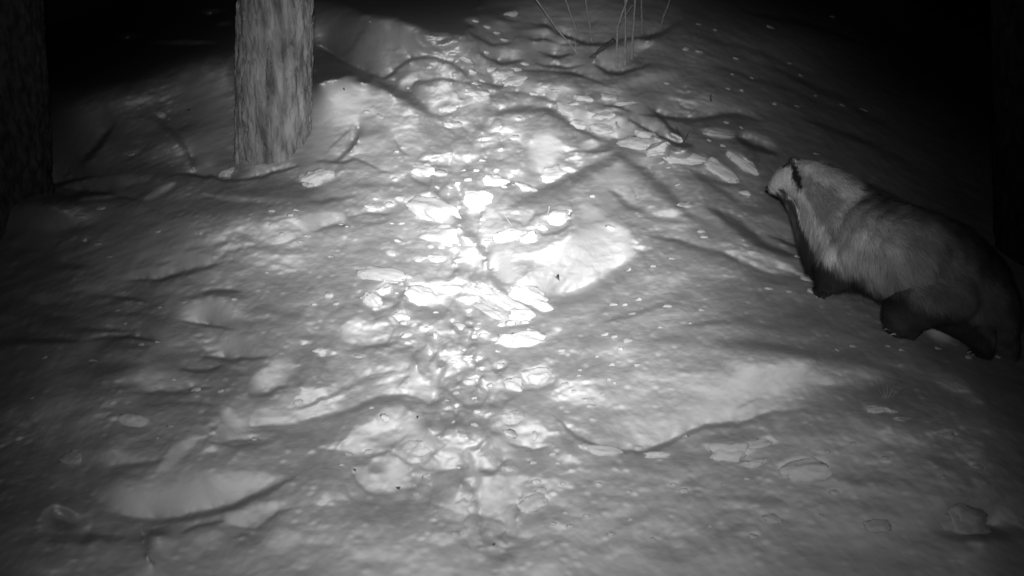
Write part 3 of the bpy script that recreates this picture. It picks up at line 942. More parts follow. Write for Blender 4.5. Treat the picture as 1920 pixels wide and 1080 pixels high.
def make_tree(kind, label, bpx, bpy_, tpx, half, y, mat, seed, depth, height, dense, nt, nz_, nfl, sink=.35):
    b = at_y(bpx, bpy_, y); t = at_y(tpx, 0.0, y)
    ax = (t - b).normalized()
    ax = Vector((ax.x, ax.y + .0, ax.z)).normalized()
    r0 = half * pxs(b)
    base = b - ax * sink
    top = b + ax * height
    root = empty(kind, b)
    tag(root, label, 'tree')
    Vt, Qt, fr = trunk(base, top, r0 * 1.0, r0 * .55, nt, nz_, seed, depth, dense / (height + sink))
    np_mesh('trunk', Vt, Qt, mat, root)
    fv, ff = flakes(base, top, r0, r0 * .55, sink * .6, dense, nfl, seed + 1, .02)
    fo = link_mesh('bark_scales', fv, ff, mat, root, smooth=False)
    fo['kind'] = 'stuff'
    rs = random.Random(seed)
    for k in range(7):
        h = dense + sink * .0 + .5 + k * (height - dense - .8) / 7
        a = rs.uniform(0, 6.28)
        p0 = base + ax * h
        dvec = Vector((math.cos(a), math.sin(a), -.1))
        pts = [p0 + dvec * q + Vector((0, 0, -.15 * q * q)) for q in (0, .3, .6, 1.0, 1.4)]
        bv, bf = tube_mesh(pts, [.022, .017, .012, .008, .003], 7)
        link_mesh('branch', bv, bf, mat, root)
    return root


yt = gpt(515, 322).y
make_tree('pine_tree', 'thick scaly pine trunk lit grey, standing behind the snow crest left of the trodden track',
          512, 326, 516, 70, yt + .25, M_BARK, 3, .0055, 6.0, 2.2, 300, 560, 900)
make_tree('pine_tree', 'dim dark tree trunk cut off by the left edge of the picture',
          8, 372, -14, 86, gpt(30, 385).y + .2, M_BARK2, 17, .008, 6.0, 2.4, 200, 380, 260)
make_tree('pine_tree', 'almost black tree trunk in the dark beyond the badger at the right edge',
          1930, 470, 1923, 62, 5.0, M_BARK3, 29, .006, 6.0, 3.2, 120, 220, 120, 1.2)

# ------------------------------------------------------------------ dry stems and twigs
STEMS = [  # pixel path from the snow upwards, half width, label
 ([(1083,100),(1045,55),(1006,0)], 1.5, 'thin dry stem leaning far left, leftmost of the stems sticking out of the snow'),
 ([(1084,70),(1075,40),(1060,0)], 1.9, 'straight dry stem tilting left, second from the left among the stems at the top'),
 ([(1110,78),(1104,40),(1098,0)], 1.5, 'faint thin stem rising between the left stems and the dense right bunch'),
 ([(1156,129),(1157,90),(1158,52),(1176,0)], 2.0, 'tall bent stem rooted nearest to the camera on the leaf shaped snow patch'),
 ([(1172,122),(1173,70),(1172,0)], 1.6, 'straight upright stem just right of the tall bent stem'),
 ([(1184,110),(1187,60),(1191,0)], 2.0, 'pale stem at the right of the dense bunch, slightly leaning right'),
 ([(1204,63),(1203,30),(1203,0)], 1.6, 'short upright stem standing alone right of the bunch, behind it'),
 ([(1238,52),(1246,26),(1256,0)], 1.4, 'thin stem leaning right, rightmost of the stems at the top'),
 ([(1080,96),(1080,84),(1076,70)], 1.0, 'short broken stub beside the foot of the leftmost leaning stems'),
 ([(1157,50),(1172,32),(1186,10)], 1.2, None),
 ([(1106,108),(1128,88),(1149,72)], 1.1, 'short dark twig slanting up to the right below the stems'),
 ([(1149,72),(1154,77),(1157,80)], 1.0, None),
]
last = None
for path, hw, lab in STEMS:
    b = gpt(*path[0])
    if lab is None and last is not None:
        b = None
    y = (b.y if b is not None else last_y)
    pts = [at_y(q[0], q[1], y) for q in path]
    if path[-1][1] == 0:      # runs on beyond the top of the picture
        d = (pts[-1] - pts[-2]).normalized()
        pts += [pts[-1] + d * .25 + Vector((0, .01, 0)), pts[-1] + d * .55 + Vector((0, -.02, 0))]
    if b is not None:
        pts = [pts[0] - (pts[1] - pts[0]).normalized() * .05] + pts
    # subdivide with a slight wobble
    fine = [pts[0]]
    rs = random.Random(int(path[0][0]))
    for i in range(len(pts) - 1):
        for k in range(1, 5):
            q = pts[i].lerp(pts[i + 1], k / 4)
            if k < 4: q = q + Vector((rs.uniform(-1, 1), rs.uniform(-1, 1), 0)) * .0025
            fine.append(q)
    s = pxs(pts[0]) * hw * 1.2
    rad = [s * (1.1 - .55 * i / len(fine)) * (1.15 if i % 4 == 0 else 1) for i in range(len(fine))]
    vs, fs = tube_mesh(fine, rad, 7)
    dark = lab is not None and 'dark' in lab
    if lab is None:
        o = link_mesh('side_branch', vs, fs, M_DARK if path[0][0] == 1149 else M_STEM, last)
    else:
        o = link_mesh('dry_stem', vs, fs, M_DARK if dark else M_STEM)
        tag(o, lab, 'plant stem', 'dry stems sticking out of the snow')
        last, last_y = o, y
        if 'tall bent' in lab: bent, bent_y = o, y

# the tuft of dead grass on the lower right slope
tb = gpt(1664, 742)
tuft = empty('grass_tuft', tb)
tag(tuft, 'small tuft of thin dead grass blades poking through the snow below the badger', 'grass')
for a, b_, h in (((1660,745),(1646,706),1), ((1663,744),(1662,712),1.6), ((1666,745),(1680,718),1.6), ((1670,746),(1697,728),1.2),
                 ((1656,745),(1640,724),1), ((1668,744),(1672,722),1), ((1662,746),(1652,730),1.3), ((1674,747),(1690,739),1), ((1658,746),(1648,738),1)):
    p0 = gpt(*a); p1 = at_y(b_[0], b_[1], p0.y + .01); pm = p0.lerp(p1, .5) + Vector((0, -.002, .003))
    s = pxs(p0) * h * .8
    vs, fs = tube_mesh([p0 - (p1 - p0) * .25, p0, pm, p1], [s, s * .9, s * .7, s * .25], 5)
    link_mesh('blade', vs, fs, M_STEM, tuft)

# little twigs in the trodden track
for path, hw, lab, m in (
    ([(960,424),(953,414),(946,405)], 1.3, 'short pale twig in the bright track, leaning left above a round snow lump', M_STEM),
    ([(1027,403),(1029,395),(1030,386)], 1.5, 'short upright twig with a snow bead on its tip in the bright track', M_STEM),
    ([(1284,268),(1276,252),(1268,238)], 1.2, 'dark broken twig at the right end of the trodden chain of snow lumps', M_DARK),
    ([(1277,272),(1284,262),(1291,248)], 1.3, 'second dark twig crossing the first at the right end of the trodden chain', M_DARK),
    ([(1160,240),(1156,233),(1155,228)], 2.2, 'tiny pale stub poking out above the trodden chain of lumps', M_STEM),
    ([(1333,190),(1332,183),(1333,177)], 1.6, 'tiny dark stub standing on the dim slope right of the stems', M_DARK),
):
    b = gpt(*path[0])
    pts = [at_y(q[0], q[1], b.y) for q in path]
    pts = [pts[0] - (pts[1] - pts[0]) * .6] + pts
    s = pxs(b) * hw
    vs, fs = tube_mesh(pts, [s, s, s * .9, s * (1.5 if 'bead' in lab else .6)], 7)
    o = link_mesh('twig', vs, fs, m)
    tag(o, lab, 'twig')


def chip(px, py, hw, hh, mat, name, label, cat, seed, shape=None):
    """small flat curled scrap lying on the snow"""
    c = gpt(px, py + hh * .6); s = pxs(c)
    a = gpt(px - hw, py + hh * .6); b = gpt(px + hw, py + hh * .6)
    u = (b - a).normalized()
    n = Vector((0, -.55, .83)); n = (n - u * n.dot(u)).normalized(); v = n.cross(u)
    rs = random.Random(seed)
    N = 16
    out_ = shape or [(math.cos(2 * math.pi * k / N) * rs.uniform(.75, 1.05), math.sin(2 * math.pi * k / N) * rs.uniform(.7, 1.05)) for k in range(N)]
    vs = []
    for lay in (0, 1):
        for x, y in out_:
            vs.append(c + n * (.004 + .0016 * lay + .006 * (x * x - .3)) + u * x * hw * s + v * y * hh * s * 1.15)
        vs.append(c + n * (.002 + .0016 * lay))
    N = len(out_)
    fs = []
    for k in range(N):
        k2 = (k + 1) % N
        fs.append((k2, k, N)); fs.append((N + 1 + k, N + 1 + k2, 2 * N + 1)); fs.append((k, k2, N + 1 + k2, N + 1 + k))
    o = link_mesh(name, vs, fs, mat)
    tag(o, label, cat)


heart = [(0,-1),(.35,-.55),(.8,.1),(1,.55),(.8,.85),(.5,.9),(.15,.65),(0,.45),(-.25,.6),(-.6,.8),(-.95,.75),(-1,.45),(-.7,0),(-.35,-.5)]
chip(1042, 517, 11, 8, M_LEAF, 'dead_leaf', 'small dark heart shaped leaf lying on the brightest snow patch', 'leaf', 1, heart)
for i, (px, py, hw, hh, lab) in enumerate((
    (643,166,3,6,'tiny dark bark scrap on the snow face right of the big trunk'),
    (748,915,6,4,'dark bark scrap under the notched snow slab at the bottom centre'),
    (618,321,4,3,'dark speck of bark on the snow lump at the foot of the big trunk'),
    (782,782,3,4,'dark speck of bark on the upper rubble slab left of the bottom centre'),
    (355,206,4,3,'dark speck of bark on the dim snow left of the big trunk'),
    (668,882,3,3,'dark speck of bark on the left corner of the notched snow slab'),
    (923,1022,3,2,'dark speck of bark at the foot of the upright snow column'))):
    chip(px, py, hw * .75, hh * .7, M_DARK, 'bark_scrap', lab, 'bark', 20 + i)
# ------------------------------------------------------------------ loose snow lumps
def lump_mesh(seed, sub=3):
    bm = bmesh.new()
    bmesh.ops.create_icosphere(bm, subdivisions=sub, radius=1.0)
    co = np.array([v.co[:] for v in bm.verts])
    rs = np.random.RandomState(seed)
    off = rs.rand(3) * 40
    q = co / (np.abs(co) ** 2.8).sum(1)[:, None] ** (1 / 2.8) * .93     # a bit boxy
    d = 1 + .26 * vnoise3(co * 1.6 + off, seed) + .16 * vnoise3(co * 3.7 + off, seed + 5) + .06 * vnoise3(co * 8 + off, seed + 9) + .03 * vnoise3(co * 19 + off, seed + 12)
    # knocked-off corners
    for _ in range(3):
        n = rs.randn(3); n /= np.linalg.norm(n)
        h = rs.uniform(.6, .85)
        e = (q @ n) - h
        e = .08 * np.logaddexp(0, e / .08)
        q = q - e[:, None] * n * .75
    q /= np.abs(q).max(0)
    q = q * d[:, None]
    for v, c in zip(bm.verts, q): v.co = c
    me = bpy.data.meshes.new('snow_lump')
    bm.to_mesh(me); bm.free()
    me.polygons.foreach_set('use_smooth', [True] * len(me.polygons))
    me.materials.append(M_CLOD)
    return me


LUMPS = [lump_mesh(100 + k, 4) for k in range(16)]
SMALL = [lump_mesh(200 + k, 2) for k in range(8)]


def clod(px, py, hw, hh, ang=0, label=None, group=None, k=[0]):
    k[0] += 1
    f = 1.12 if hw > 13 else .86
    hw, hh = hw * f, hh * f
    a = math.radians(ang)
    c0 = gpt(px, py + hh * .65)
    s = pxs(c0)
    ca, sa = math.cos(a), math.sin(a)
    p1 = gpt(px - ca * hw, py + hh * .65 - sa * hw); p2 = gpt(px + ca * hw, py + hh * .65 + sa * hw)
    u = p2 - p1
    ln = min(u.length / 2, hw * s * 1.5)
    ln = max(ln, hw * s * .9)
    # keep its direction in the surface but not running away into the distance
    u = Vector((u.x, max(min(u.y, abs(u.x) * 1.2), -abs(u.x) * 1.2), u.z)).normalized()
    up = Vector((0, -.5, .87)); up = (up - u * up.dot(u)).normalized()
    v = up.cross(u)
    c = hh * s * .98
    b = min(max(ln * .6, hh * s * .8), hh * s * 1.5)
    c *= .8 if hw < 14 else .9
    me = (LUMPS if hw > 13 else SMALL)[(k[0] * 5 + 3) % (16 if hw > 13 else 8)]
    o = bpy.data.objects.new('snow_lump', me)
    COL.objects.link(o)
    ctr = c0 + up * c * .30
    M = Matrix(((u.x * ln, v.x * b, up.x * c, ctr.x), (u.y * ln, v.y * b, up.y * c, ctr.y), (u.z * ln, v.z * b, up.z * c, ctr.z), (0, 0, 0, 1)))
    o.matrix_world = M
    tag(o, label, 'snow lump', group)
    return o


BIG = [
 (1510,876,42,19,4,'fat oval snow lump lying alone on the lower right slope'),
 (1806,964,40,22,0,'big rounded snow lump in the bottom right corner'),
 (1366,844,30,13,-4,'bright snow lump just under the lip of the broad lower right face'),
 (1418,830,26,6,-14,'narrow snow sliver touching the right end of the lump under the lip'),
 (1412,868,22,5,-8,'flat snow sliver between the two bright lumps of the lower right slope'),
 (1122,842,36,7,8,'thin curved slab of snow right of the bottom rubble'),
 (1564,921,12,7,0,'small snow lump right below the fat oval one'),
 (1645,984,20,8,0,'dim low snow lump left of the big one in the bottom right corner'),
 (250,788,25,10,6,'pale snow lump alone on the dark lower left slope'),
 (141,856,20,10,0,'faint snow lump at the far lower left, in the dark'),
 (600,328,26,16,-22,'knobbly snow lump at the right foot of the big trunk'),
 (574,330,13,14,30,'rounded snow knob directly in front of the big trunk'),
 (828,437,33,14,0,'glaring white snow block left of the bright bowl'),
 (785,549,29,18,12,'large white angular snow block left of the layered slabs'),
 (715,513,41,9,10,'long flat white slab above the angular snow block'),
 (822,483,17,7,-8,'small brick shaped snow piece left of the bright bowl'),
 (950,438,19,13,0,'round white snow ball below the leaning pale twig'),
 (1047,404,19,13,-32,'egg shaped white lump right of the round snow ball'),
 (1016,424,13,10,10,'small rounded lump touching the egg shaped one from below'),
 (991,441,18,11,0,'soft wide lump between the round ball and the bright bowl'),
 (975,635,38,13,-4,'wide white snow block under the layered slabs'),
 (1003,700,25,19,0,'white snow block with a raised corner, below the wide block'),
 (965,718,20,11,22,'smaller tilted lump at the left of the block with the raised corner'),
 (937,683,13,7,-6,'small bright lump between the wide block and the raised-corner block'),
 (1014,572,18,9,20,'lump at the right end of the layered slabs'),
 (1038,325,22,10,-27,'white slanted lump at the foot of the middle mound'),
 (985,350,18,7,-13,'bright oblong piece below the middle mound'),
 (923,335,18,11,0,'white lump left of the middle mound foot'),
 (797,317,19,11,10,'white lump at the top left of the trodden track'),
 (826,323,13,7,-18,'smaller white lump joined to the right of the track-top lump'),
 (1285,296,33,7,4,'flat bright lump right of the trodden chain, first of the row of prints'),
 (1352,318,34,11,30,'large oval print edge slanting down, in the row leading to the badger'),
 (1392,303,26,8,40,'slanted snow roll above the large oval, left of the badger head'),
 (1348,249,28,5,8,'thin snow roll lying higher on the dim slope'),
 (1398,359,13,9,20,'small rough lump between the row of prints and the badger nose'),
 (1287,383,14,5,-8,'small flat lump alone on the slope right of the ridge line'),
 (696,557,16,15,25,'curled snow lump in the rubble left of the angular block'),
 (722,541,14,12,-20,'soft snow lump behind the curled one in the rubble'),
 (754,589,17,9,0,'flat topped lump right below the angular block'),
 (618,550,11,10,0,'grey rounded lump at the left edge of the rubble'),
 (606,660,17,8,0,'oval lump on the grey slope below the rubble'),
 (1145,425,12,6,15,'small white lump on the upper edge of the brightest face'),
 (700,388,14,7,0,'bright flat lump left of the top of the bright track'),
 (733,381,11,6,0,'bright small lump right beside the flat one'),
 (895,172,20,9,0,'faint lump on top of the far rounded hump'),
 (884,132,9,8,0,'small far lump at the start of the far end of the track'),
 (918,127,13,7,-28,'slanted far lump right of the small one at the track end'),
 (1143,181,14,6,0,'far pale lump above the trodden chain'),
 (1095,183,16,5,16,'far narrow lump left above the trodden chain'),
 (1170,193,18,3,-5,'thin far snow roll right above the trodden chain'),
 (1078,192,12,5,0,'dim far lump at the head of the trodden chain'),
 (786,836,24,10,-8,'glowing snow plate in the cup of the bottom rubble'),
 (960,780,17,8,-12,'bright lump on the right mound of the bottom rubble'),
 (957,811,13,8,0,'second bright lump under the first on the bottom right mound'),
 (1003,812,6,14,0,'upright snow ridge at the right of the bottom mound'),
 (1000,941,22,11,-25,'tilted snow flake right of the upright column'),
 (1006,901,12,7,0,'small square lump above the tilted flake'),
 (722,779,12,11,20,'snow knob on the top slab of the left bottom rubble'),
 (1062,204,15,7,35,'first lump at the upper left end of the trodden chain'),
 (1086,233,20,9,10,'wide lump in the lower edge at the left end of the trodden chain'),
 (1134,216,20,6,0,'flat lump in the upper edge of the trodden chain below the thin roll'),
 (1128,240,18,7,15,'lump in the middle of the trodden chain, lower edge'),
 (1192,266,28,9,15,'bright long lump near the right end of the trodden chain'),
 (1236,273,17,12,5,'block closing the right end of the trodden chain'),
 (1214,252,18,6,38,'slanting lump on the upper edge near the right end of the trodden chain'),
 (912,542,20,8,45,'uppermost of the layered slabs below the bright bowl'),
 (950,566,34,9,38,'longest of the layered slabs, slanting down right'),
 (922,584,28,6,42,'lowest thin one of the layered slabs'),
 (986,548,26,13,5,'white plate right of the layered slabs, under the brightest face'),
 (978,588,20,8,10,'small plate at the foot of the layered slabs'),
 (898,372,22,18,60,'bright wedge of snow beside the top of the trough'),
 (812,390,36,15,35,'long glaring slab slanting along the left wall of the trough'),
]
for c in BIG: clod(*c[:5], label=c[5])
GROUPS = [
 ('small snow crumb in the rubble left of the bright bowl', 'snow crumbs in the rubble',
  [(808,461,8,5),(827,463,7,4),(845,459,6,4),(862,457,5,4),(784,486,9,4),(746,450,6,5),(733,472,11,6,35),(631,567,8,5),(590,569,7,4),(757,604,9,5),(777,607,8,4,-35),(799,614,12,6,-14),(762,626,13,6,-12),(765,641,8,5),(816,625,6,12),(805,656,5,12),(705,577,9,5),(672,667,12,4),(723,524,6,5),(745,548,5,4),(816,585,7,3)]),
 ('small snow crumb in the middle of the trodden track', 'snow crumbs in the track',
  [(862,610,12,6,38),(895,614,7,5),(907,626,10,5),(878,671,12,4),(880,713,12,7,-15),(920,720,7,6),(934,657,6,4),(850,676,10,4),(1053,656,8,3),(912,453,11,6),(898,605,5,3),(985,603,10,5),(958,603,11,6),(940,607,10,6),(995,617,9,6),(870,655,6,3),(890,745,6,4),(855,735,7,4),(838,750,6,3)]),
 ('small snow crumb around the top of the bright track', 'snow crumbs at the track top',
  [(705,371,7,4),(750,372,9,4),(741,334,8,5),(812,296,12,5),(840,290,10,4),(878,336,8,4),(893,318,7,5),(845,350,6,4),(820,350,5,3),(858,342,7,4),(870,318,6,3),(905,300,7,3),(930,318,7,5,-30),(966,257,10,5,-14),(972,221,8,6),(945,348,7,5),(905,410,7,4),(962,398,5,3),(1111,366,5,5),(640,420,5,3),(650,424,4,3),(754,418,6,3),(735,418,5,3),(555,393,7,3),(566,452,8,3),(576,441,9,3)]),
 ('small round snow crumb on the slope right of the bright face', 'snow crumbs right of the bright face',
  [(1199,559,7,6),(1151,569,8,4),(1172,570,6,4),(1135,625,7,5),(1152,629,7,5),(1178,636,11,5,-14),(1164,652,7,6),(1119,667,5,4),(1148,681,7,6),(1196,682,8,5,-20),(1250,573,12,4),(1186,587,7,3),(1097,748,7,6),(1238,612,7,4),(1316,433,10,4),(1320,443,9,4),(1294,605,5,3),(1316,580,7,3),(1087,693,5,3),(1060,720,8,4),(1076,732,6,4),(1085,703,6,3),(1143,710,7,4),(1152,716,5,5),(1130,738,6,3),(1108,760,10,3),(1240,304,6,3),(1253,313,5,3),(1270,345,5,3),(1260,484,9,3),(1225,498,7,3),(1180,505,6,4)]),
 ('small snow crumb on the lower right slope', 'snow crumbs on the lower right slope',
  [(1448,971,14,6),(1413,1003,10,7),(1262,907,7,4),(1282,919,11,5),(1123,906,8,6),(1100,965,8,5),(1182,972,7,4),(1400,896,8,4),(1357,907,5,3),(1775,813,14,6),(1832,873,11,5,15),(1642,768,16,5),(1690,786,10,3),(1678,770,8,4),(1232,852,20,5),(1196,838,9,5),(1285,816,7,4),(1540,965,6,4),(1330,985,6,4),(1660,858,8,4),(1768,893,7,4),(1600,830,8,3),(1552,845,7,3),(1145,1000,8,5),(1225,1010,7,4),(1180,920,6,4)]),
 ('tiny snow crumb on the dim slope behind the badger', 'snow crumbs on the dim slope',
  [(1285,90,8,5),(1311,95,8,4),(1380,108,7,4),(1373,138,5,3),(1341,55,5,3),(1480,117,8,3),(1362,228,6,4),(1390,238,5,3),(1452,193,6,4),(1495,198,8,3),(1580,196,8,3,15),(1310,44,8,3),(1391,168,5,4),(1365,165,5,3),(1529,178,4,3),(1445,50,9,4,15),(1560,30,10,4,15),(1531,287,9,3),(1330,262,5,3),(1356,272,7,4),(1410,145,5,3),(1250,155,6,3),(1620,205,9,3,20),(1502,140,8,3,10)]),
 ('small snow crumb by the badger feet', 'snow crumbs by the badger feet',
  [(1518,523,14,4,14),(1524,544,10,6),(1542,538,4,4),(1495,480,8,4,20),(1580,520,8,6),(1441,540,8,4),(1480,545,6,3),(1760,652,10,4),(1815,668,11,5),(1600,648,7,3),(1570,655,6,3),(1690,655,7,4),(1872,668,12,4),(1665,648,6,3)]),
 ('small snow crumb on the dark left slope', 'snow crumbs on the left slope',
  [(160,447,8,5),(184,455,11,4),(376,436,4,4),(296,432,9,4),(150,405,12,4),(190,388,13,5),(510,395,9,3),(545,402,7,4),(530,437,7,3),(248,287,10,4),(302,215,7,4),(425,321,15,8),(265,645,7,4),(295,640,6,3),(205,480,10,3),(235,605,6,3),(85,668,10,4),(175,675,9,3),(368,729,11,6),(415,732,6,4),(326,710,6,4),(320,798,9,3),(478,820,6,5),(295,820,5,3),(510,420,6,3),(620,480,6,3),(500,510,5,3),(440,560,6,3),(345,565,7,3),(300,575,5,3),(60,745,8,3),(240,68,10,4),(395,22,9,4),(222,580,8,3)]),
 ('small snow crumb along the far end of the track', 'snow crumbs at the far end of the track',
  [(806,124,9,5),(965,150,20,7,-20),(937,143,9,5),(870,107,14,5,14),(892,38,7,4),(958,24,13,7,-28),(912,48,9,5),(1003,174,12,4),(890,155,8,5),(850,232,14,5),(1040,168,10,4),(1020,160,9,5),(985,118,9,5),(968,128,10,5),(910,95,9,5),(695,40,3,2),(930,60,9,4),(945,73,8,4),(712,216,10,5,30),(688,208,8,6),(840,203,14,6),(744,283,6,4),(755,275,4,3),(905,150,7,4)]),
 ('small snow crumb in the rubble at the bottom centre', 'snow crumbs at the bottom centre',
  [(1036,850,8,4),(1015,918,12,6),(955,878,12,6),(697,763,6,4),(844,762,4,3),(915,775,9,5,-25),(890,795,7,5),(655,850,9,4),(690,845,10,5),(822,818,6,4),(870,815,7,4),(1000,866,9,4),(1046,867,7,4),(895,770,8,4),(850,790,7,4),(478,822,5,5),(640,870,6,4),(855,1000,8,4),(780,925,8,4),(800,890,10,5,-20),(560,752,12,5,-15),(1055,905,6,4),(1060,960,8,5),(1038,980,7,4),(1068,985,9,5)]),
]
MARKS = [(1510,876,'the fat oval lump'),(1806,964,'the big corner lump'),(1366,844,'the lump under the snow lip'),(785,549,'the angular snow block'),(715,513,'the long white slab'),
 (950,438,'the round white snow ball'),(1047,404,'the egg shaped lump'),(975,635,'the wide white block'),(1003,700,'the raised-corner block'),(1042,517,'the heart shaped leaf'),(515,330,'the foot of the big trunk'),
 (600,414,'the long snow roll on the crest'),(1025,290,'the middle mound'),(898,372,'the bright snow wedge'),(1285,296,'the first print of the row'),(1392,303,'the slanted snow roll'),(1440,352,'the badger nose'),
 (1540,548,'the badger front paw'),(1690,630,'the near hind paw of the badger'),(1845,660,'the far hind paw of the badger'),(1664,742,'the grass tuft'),(1170,110,'the stem bunch'),(1280,262,'the dark broken twigs'),
 (715,88,'the ringed far mound'),(850,195,'the rounded hump behind the trunk'),(405,585,'the pale round lobe on the left'),(360,487,'the left snow ledge'),(60,300,'the dark left trunk'),(250,788,'the lone lower left lump'),
 (510,705,'the left clump'),(700,880,'the notched slab'),(930,930,'the upright snow column'),(960,790,'the bottom right mound'),(1250,750,'the broad lower right face'),(1150,470,'the brightest face'),(690,620,'the soft rubble mound'),
 (1350,249,'the high thin roll'),(1333,190,'the tiny dark stub'),(828,437,'the glaring white block'),(797,317,'the lump at the track top'),(1287,383,'the flat lone lump on the slope'),(935,565,'the layered slabs')]
DIRS = ['right', 'lower right', 'below', 'lower left', 'left', 'upper left', 'above', 'upper right']
USED = set()


def own_label(px, py, hw, hh, a):
    shp = 'upright' if hh > hw * 1.4 else 'tilted' if abs(a) > 18 else 'thin' if hw > hh * 2.3 else 'oval' if hw > hh * 1.35 else 'round'
    ms = sorted(MARKS, key=lambda m: (m[0] - px) ** 2 + (m[1] - py) ** 2)
    for size in ((('larger ' if hw > 10 else 'small '),), ('pale ',)):
        for m in ms[:5]:
            d = math.hypot(px - m[0], py - m[1])
            k = int(round(math.atan2(py - m[1], px - m[0]) / (math.pi / 4))) % 8
            dist = 'just' if d < 45 else 'some way' if d < 100 else 'far'
            where = DIRS[k]
            rel = {'right': 'right of', 'left': 'left of', 'below': 'below', 'above': 'above'}.get(where, where + ' of')
            lab = size[0] + shp + ' snow crumb ' + dist + ' ' + rel + ' ' + m[2]
            if lab not in USED:
                USED.add(lab)
                return lab
    return lab


for lab, grp, lst in GROUPS:
    for c in lst:
        a = c[4] if len(c) > 4 else 0
        clod(c[0], c[1], c[2], c[3], a, own_label(c[0], c[1], c[2], c[3], a), grp)
# ------------------------------------------------------------------ the badger
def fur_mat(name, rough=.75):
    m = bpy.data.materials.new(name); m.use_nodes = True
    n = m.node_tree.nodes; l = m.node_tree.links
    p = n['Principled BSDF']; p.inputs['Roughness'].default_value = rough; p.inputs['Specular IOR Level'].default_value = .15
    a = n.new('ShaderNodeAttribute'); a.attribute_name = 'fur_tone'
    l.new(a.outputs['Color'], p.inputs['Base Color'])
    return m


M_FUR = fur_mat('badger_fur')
M_NOSE = grey_mat('wet_nose', .015, .03, 40, .3, spec=.5)
M_CLAW = grey_mat('horn_claw', .25, .4, 40, .4, spec=.4)
M_EYE = grey_mat('eye', .01, .015, 5, .1, spec=.6)

yf = gpt(1548, 552).y; yh = gpt(1690, 636).y
y3 = gpt(1842, 666).y


def by(px): return yf + (yh - yf) * (px - 1548) / 142.0 * .85 if px < 1690 else yf + (yh - yf) * .85 + (px - 1690) * .0003


def BW(px, py, dd=0.0): return at_y(px, py, by(px) + dd + .05)


balls = []


def chain(pts, step=.25):
    P_ = [(BW(p[0], p[1], p[3]), p[2]) for p in pts]
    for i in range(len(P_) - 1):
        (a, ra), (b, rb) = P_[i], P_[i + 1]
        ra *= pxs(a); rb *= pxs(b)
        n = max(2, int((b - a).length / (max(min(ra, rb), .004) * step)))
        for k in range(n + 1):
            t = k / n
            balls.append((a.lerp(b, t), ra + (rb - ra) * t))


# trunk of the body, neck, head
chain([(1449,349,10,-.02),(1462,342,18,-.02),(1478,336,27,-.01),(1500,334,37,0),(1522,343,44,.01),(1548,366,54,.02),(1578,400,66,.03),(1608,436,78,.04),
       (1650,458,86,.05),(1700,480,92,.06),(1750,504,95,.06),(1795,535,88,.06),(1835,575,68,.06),(1862,610,44,.06)])
chain([(1446,356,7,-.015),(1470,362,12,-.01),(1500,385,24,0),(1528,430,34,.02),(1555,480,44,.03)])   # jaw, throat, breast
chain([(1600,470,50,-.02),(1632,488,44,-.02),(1660,505,42,0)])                                   # flank
chain([(1862,610,40,.06),(1885,640,24,.06),(1897,662,13,.06)])                                   # tail
# near fore leg
chain([(1582,470,44,-.06),(1562,505,31,-.07),(1553,530,19,-.07),(1548,542,15,-.07),(1536,547,12,-.085)])
# far fore leg
chain([(1605,475,36,.14),(1612,505,24,.13),(1600,522,14,.12),(1590,527,11,.10)])
# near hind leg: thigh, knee forward, hock back, foot
chain([(1762,540,64,-.02),(1722,566,48,-.055),(1688,590,32,-.085),(1706,613,22,-.07),(1700,627,17,-.07),(1680,622,14,-.09),(1668,612,10,-.10)])
# far hind leg, stretched back
dd3 = y3 - by(1842) - .06
chain([(1800,560,58,.09),(1822,605,34,.5*(dd3+.06)),(1843,636,20,dd3),(1846,655,16,dd3),(1832,660,12,dd3-.015)])
# toes
TOES = [((1536,547,-.085),(1524,549,-.095)), ((1538,549,-.10),(1528,553,-.11)), ((1541,551,-.115),(1534,556,-.125)), ((1534,544,-.07),(1523,544,-.075)), ((1546,553,-.12),(1541,559,-.13)),
        ((1674,617,-.095),(1663,607,-.10)), ((1677,621,-.105),(1665,613,-.115)), ((1682,625,-.11),(1671,620,-.125)), ((1688,628,-.10),(1680,627,-.12)),
        ((1832,660,dd3-.015),(1822,660,dd3-.02)), ((1835,663,dd3-.03),(1827,665,dd3-.035))]
for a, b in TOES: chain([(a[0],a[1],7,a[2]),(b[0],b[1],4.5,b[2])], .4)
# ears
chain([(1494,310,8,-.03),(1487,303,9,-.038),(1483,300,7,-.04)]); chain([(1536,312,8,.05),(1541,307,7,.055)])

bm = bmesh.new()
for c, r in balls:
    bmesh.ops.create_icosphere(bm, subdivisions=2 if r > .012 else 1, radius=r, matrix=Matrix.Translation(c))
me0 = bpy.data.meshes.new('tmp'); bm.to_mesh(me0); bm.free()
tmp = bpy.data.objects.new('tmp', me0); COL.objects.link(tmp)
md = tmp.modifiers.new('r', 'REMESH'); md.mode = 'VOXEL'; md.voxel_size = .0055
ms = tmp.modifiers.new('s', 'SMOOTH'); ms.factor = .6; ms.iterations = 9
dg = bpy.context.evaluated_depsgraph_get()
ev = tmp.evaluated_get(dg)
bme = bpy.data.meshes.new_from_object(ev)
bpy.data.objects.remove(tmp); bpy.data.meshes.remove(me0)
bme.name = 'body'

root = empty('badger', gpt(1600, 600))
tag(root, 'grey badger with black legs and striped white head climbing up the dark right slope', 'badger')
body = bpy.data.objects.new('body', bme); COL.objects.link(body)
body.parent = root; body.matrix_parent_inverse = Matrix.Translation(root.location).inverted()
bme.materials.clear(); bme.materials.append(M_FUR)
bme.polygons.foreach_set('use_smooth', [True] * len(bme.polygons))

nv = len(bme.vertices)
co = np.zeros(nv * 3, np.float32); bme.vertices.foreach_get('co', co); co = co.reshape(-1, 3)
no = np.zeros(nv * 3, np.float32); bme.vertices.foreach_get('normal', no); no = no.reshape(-1, 3)


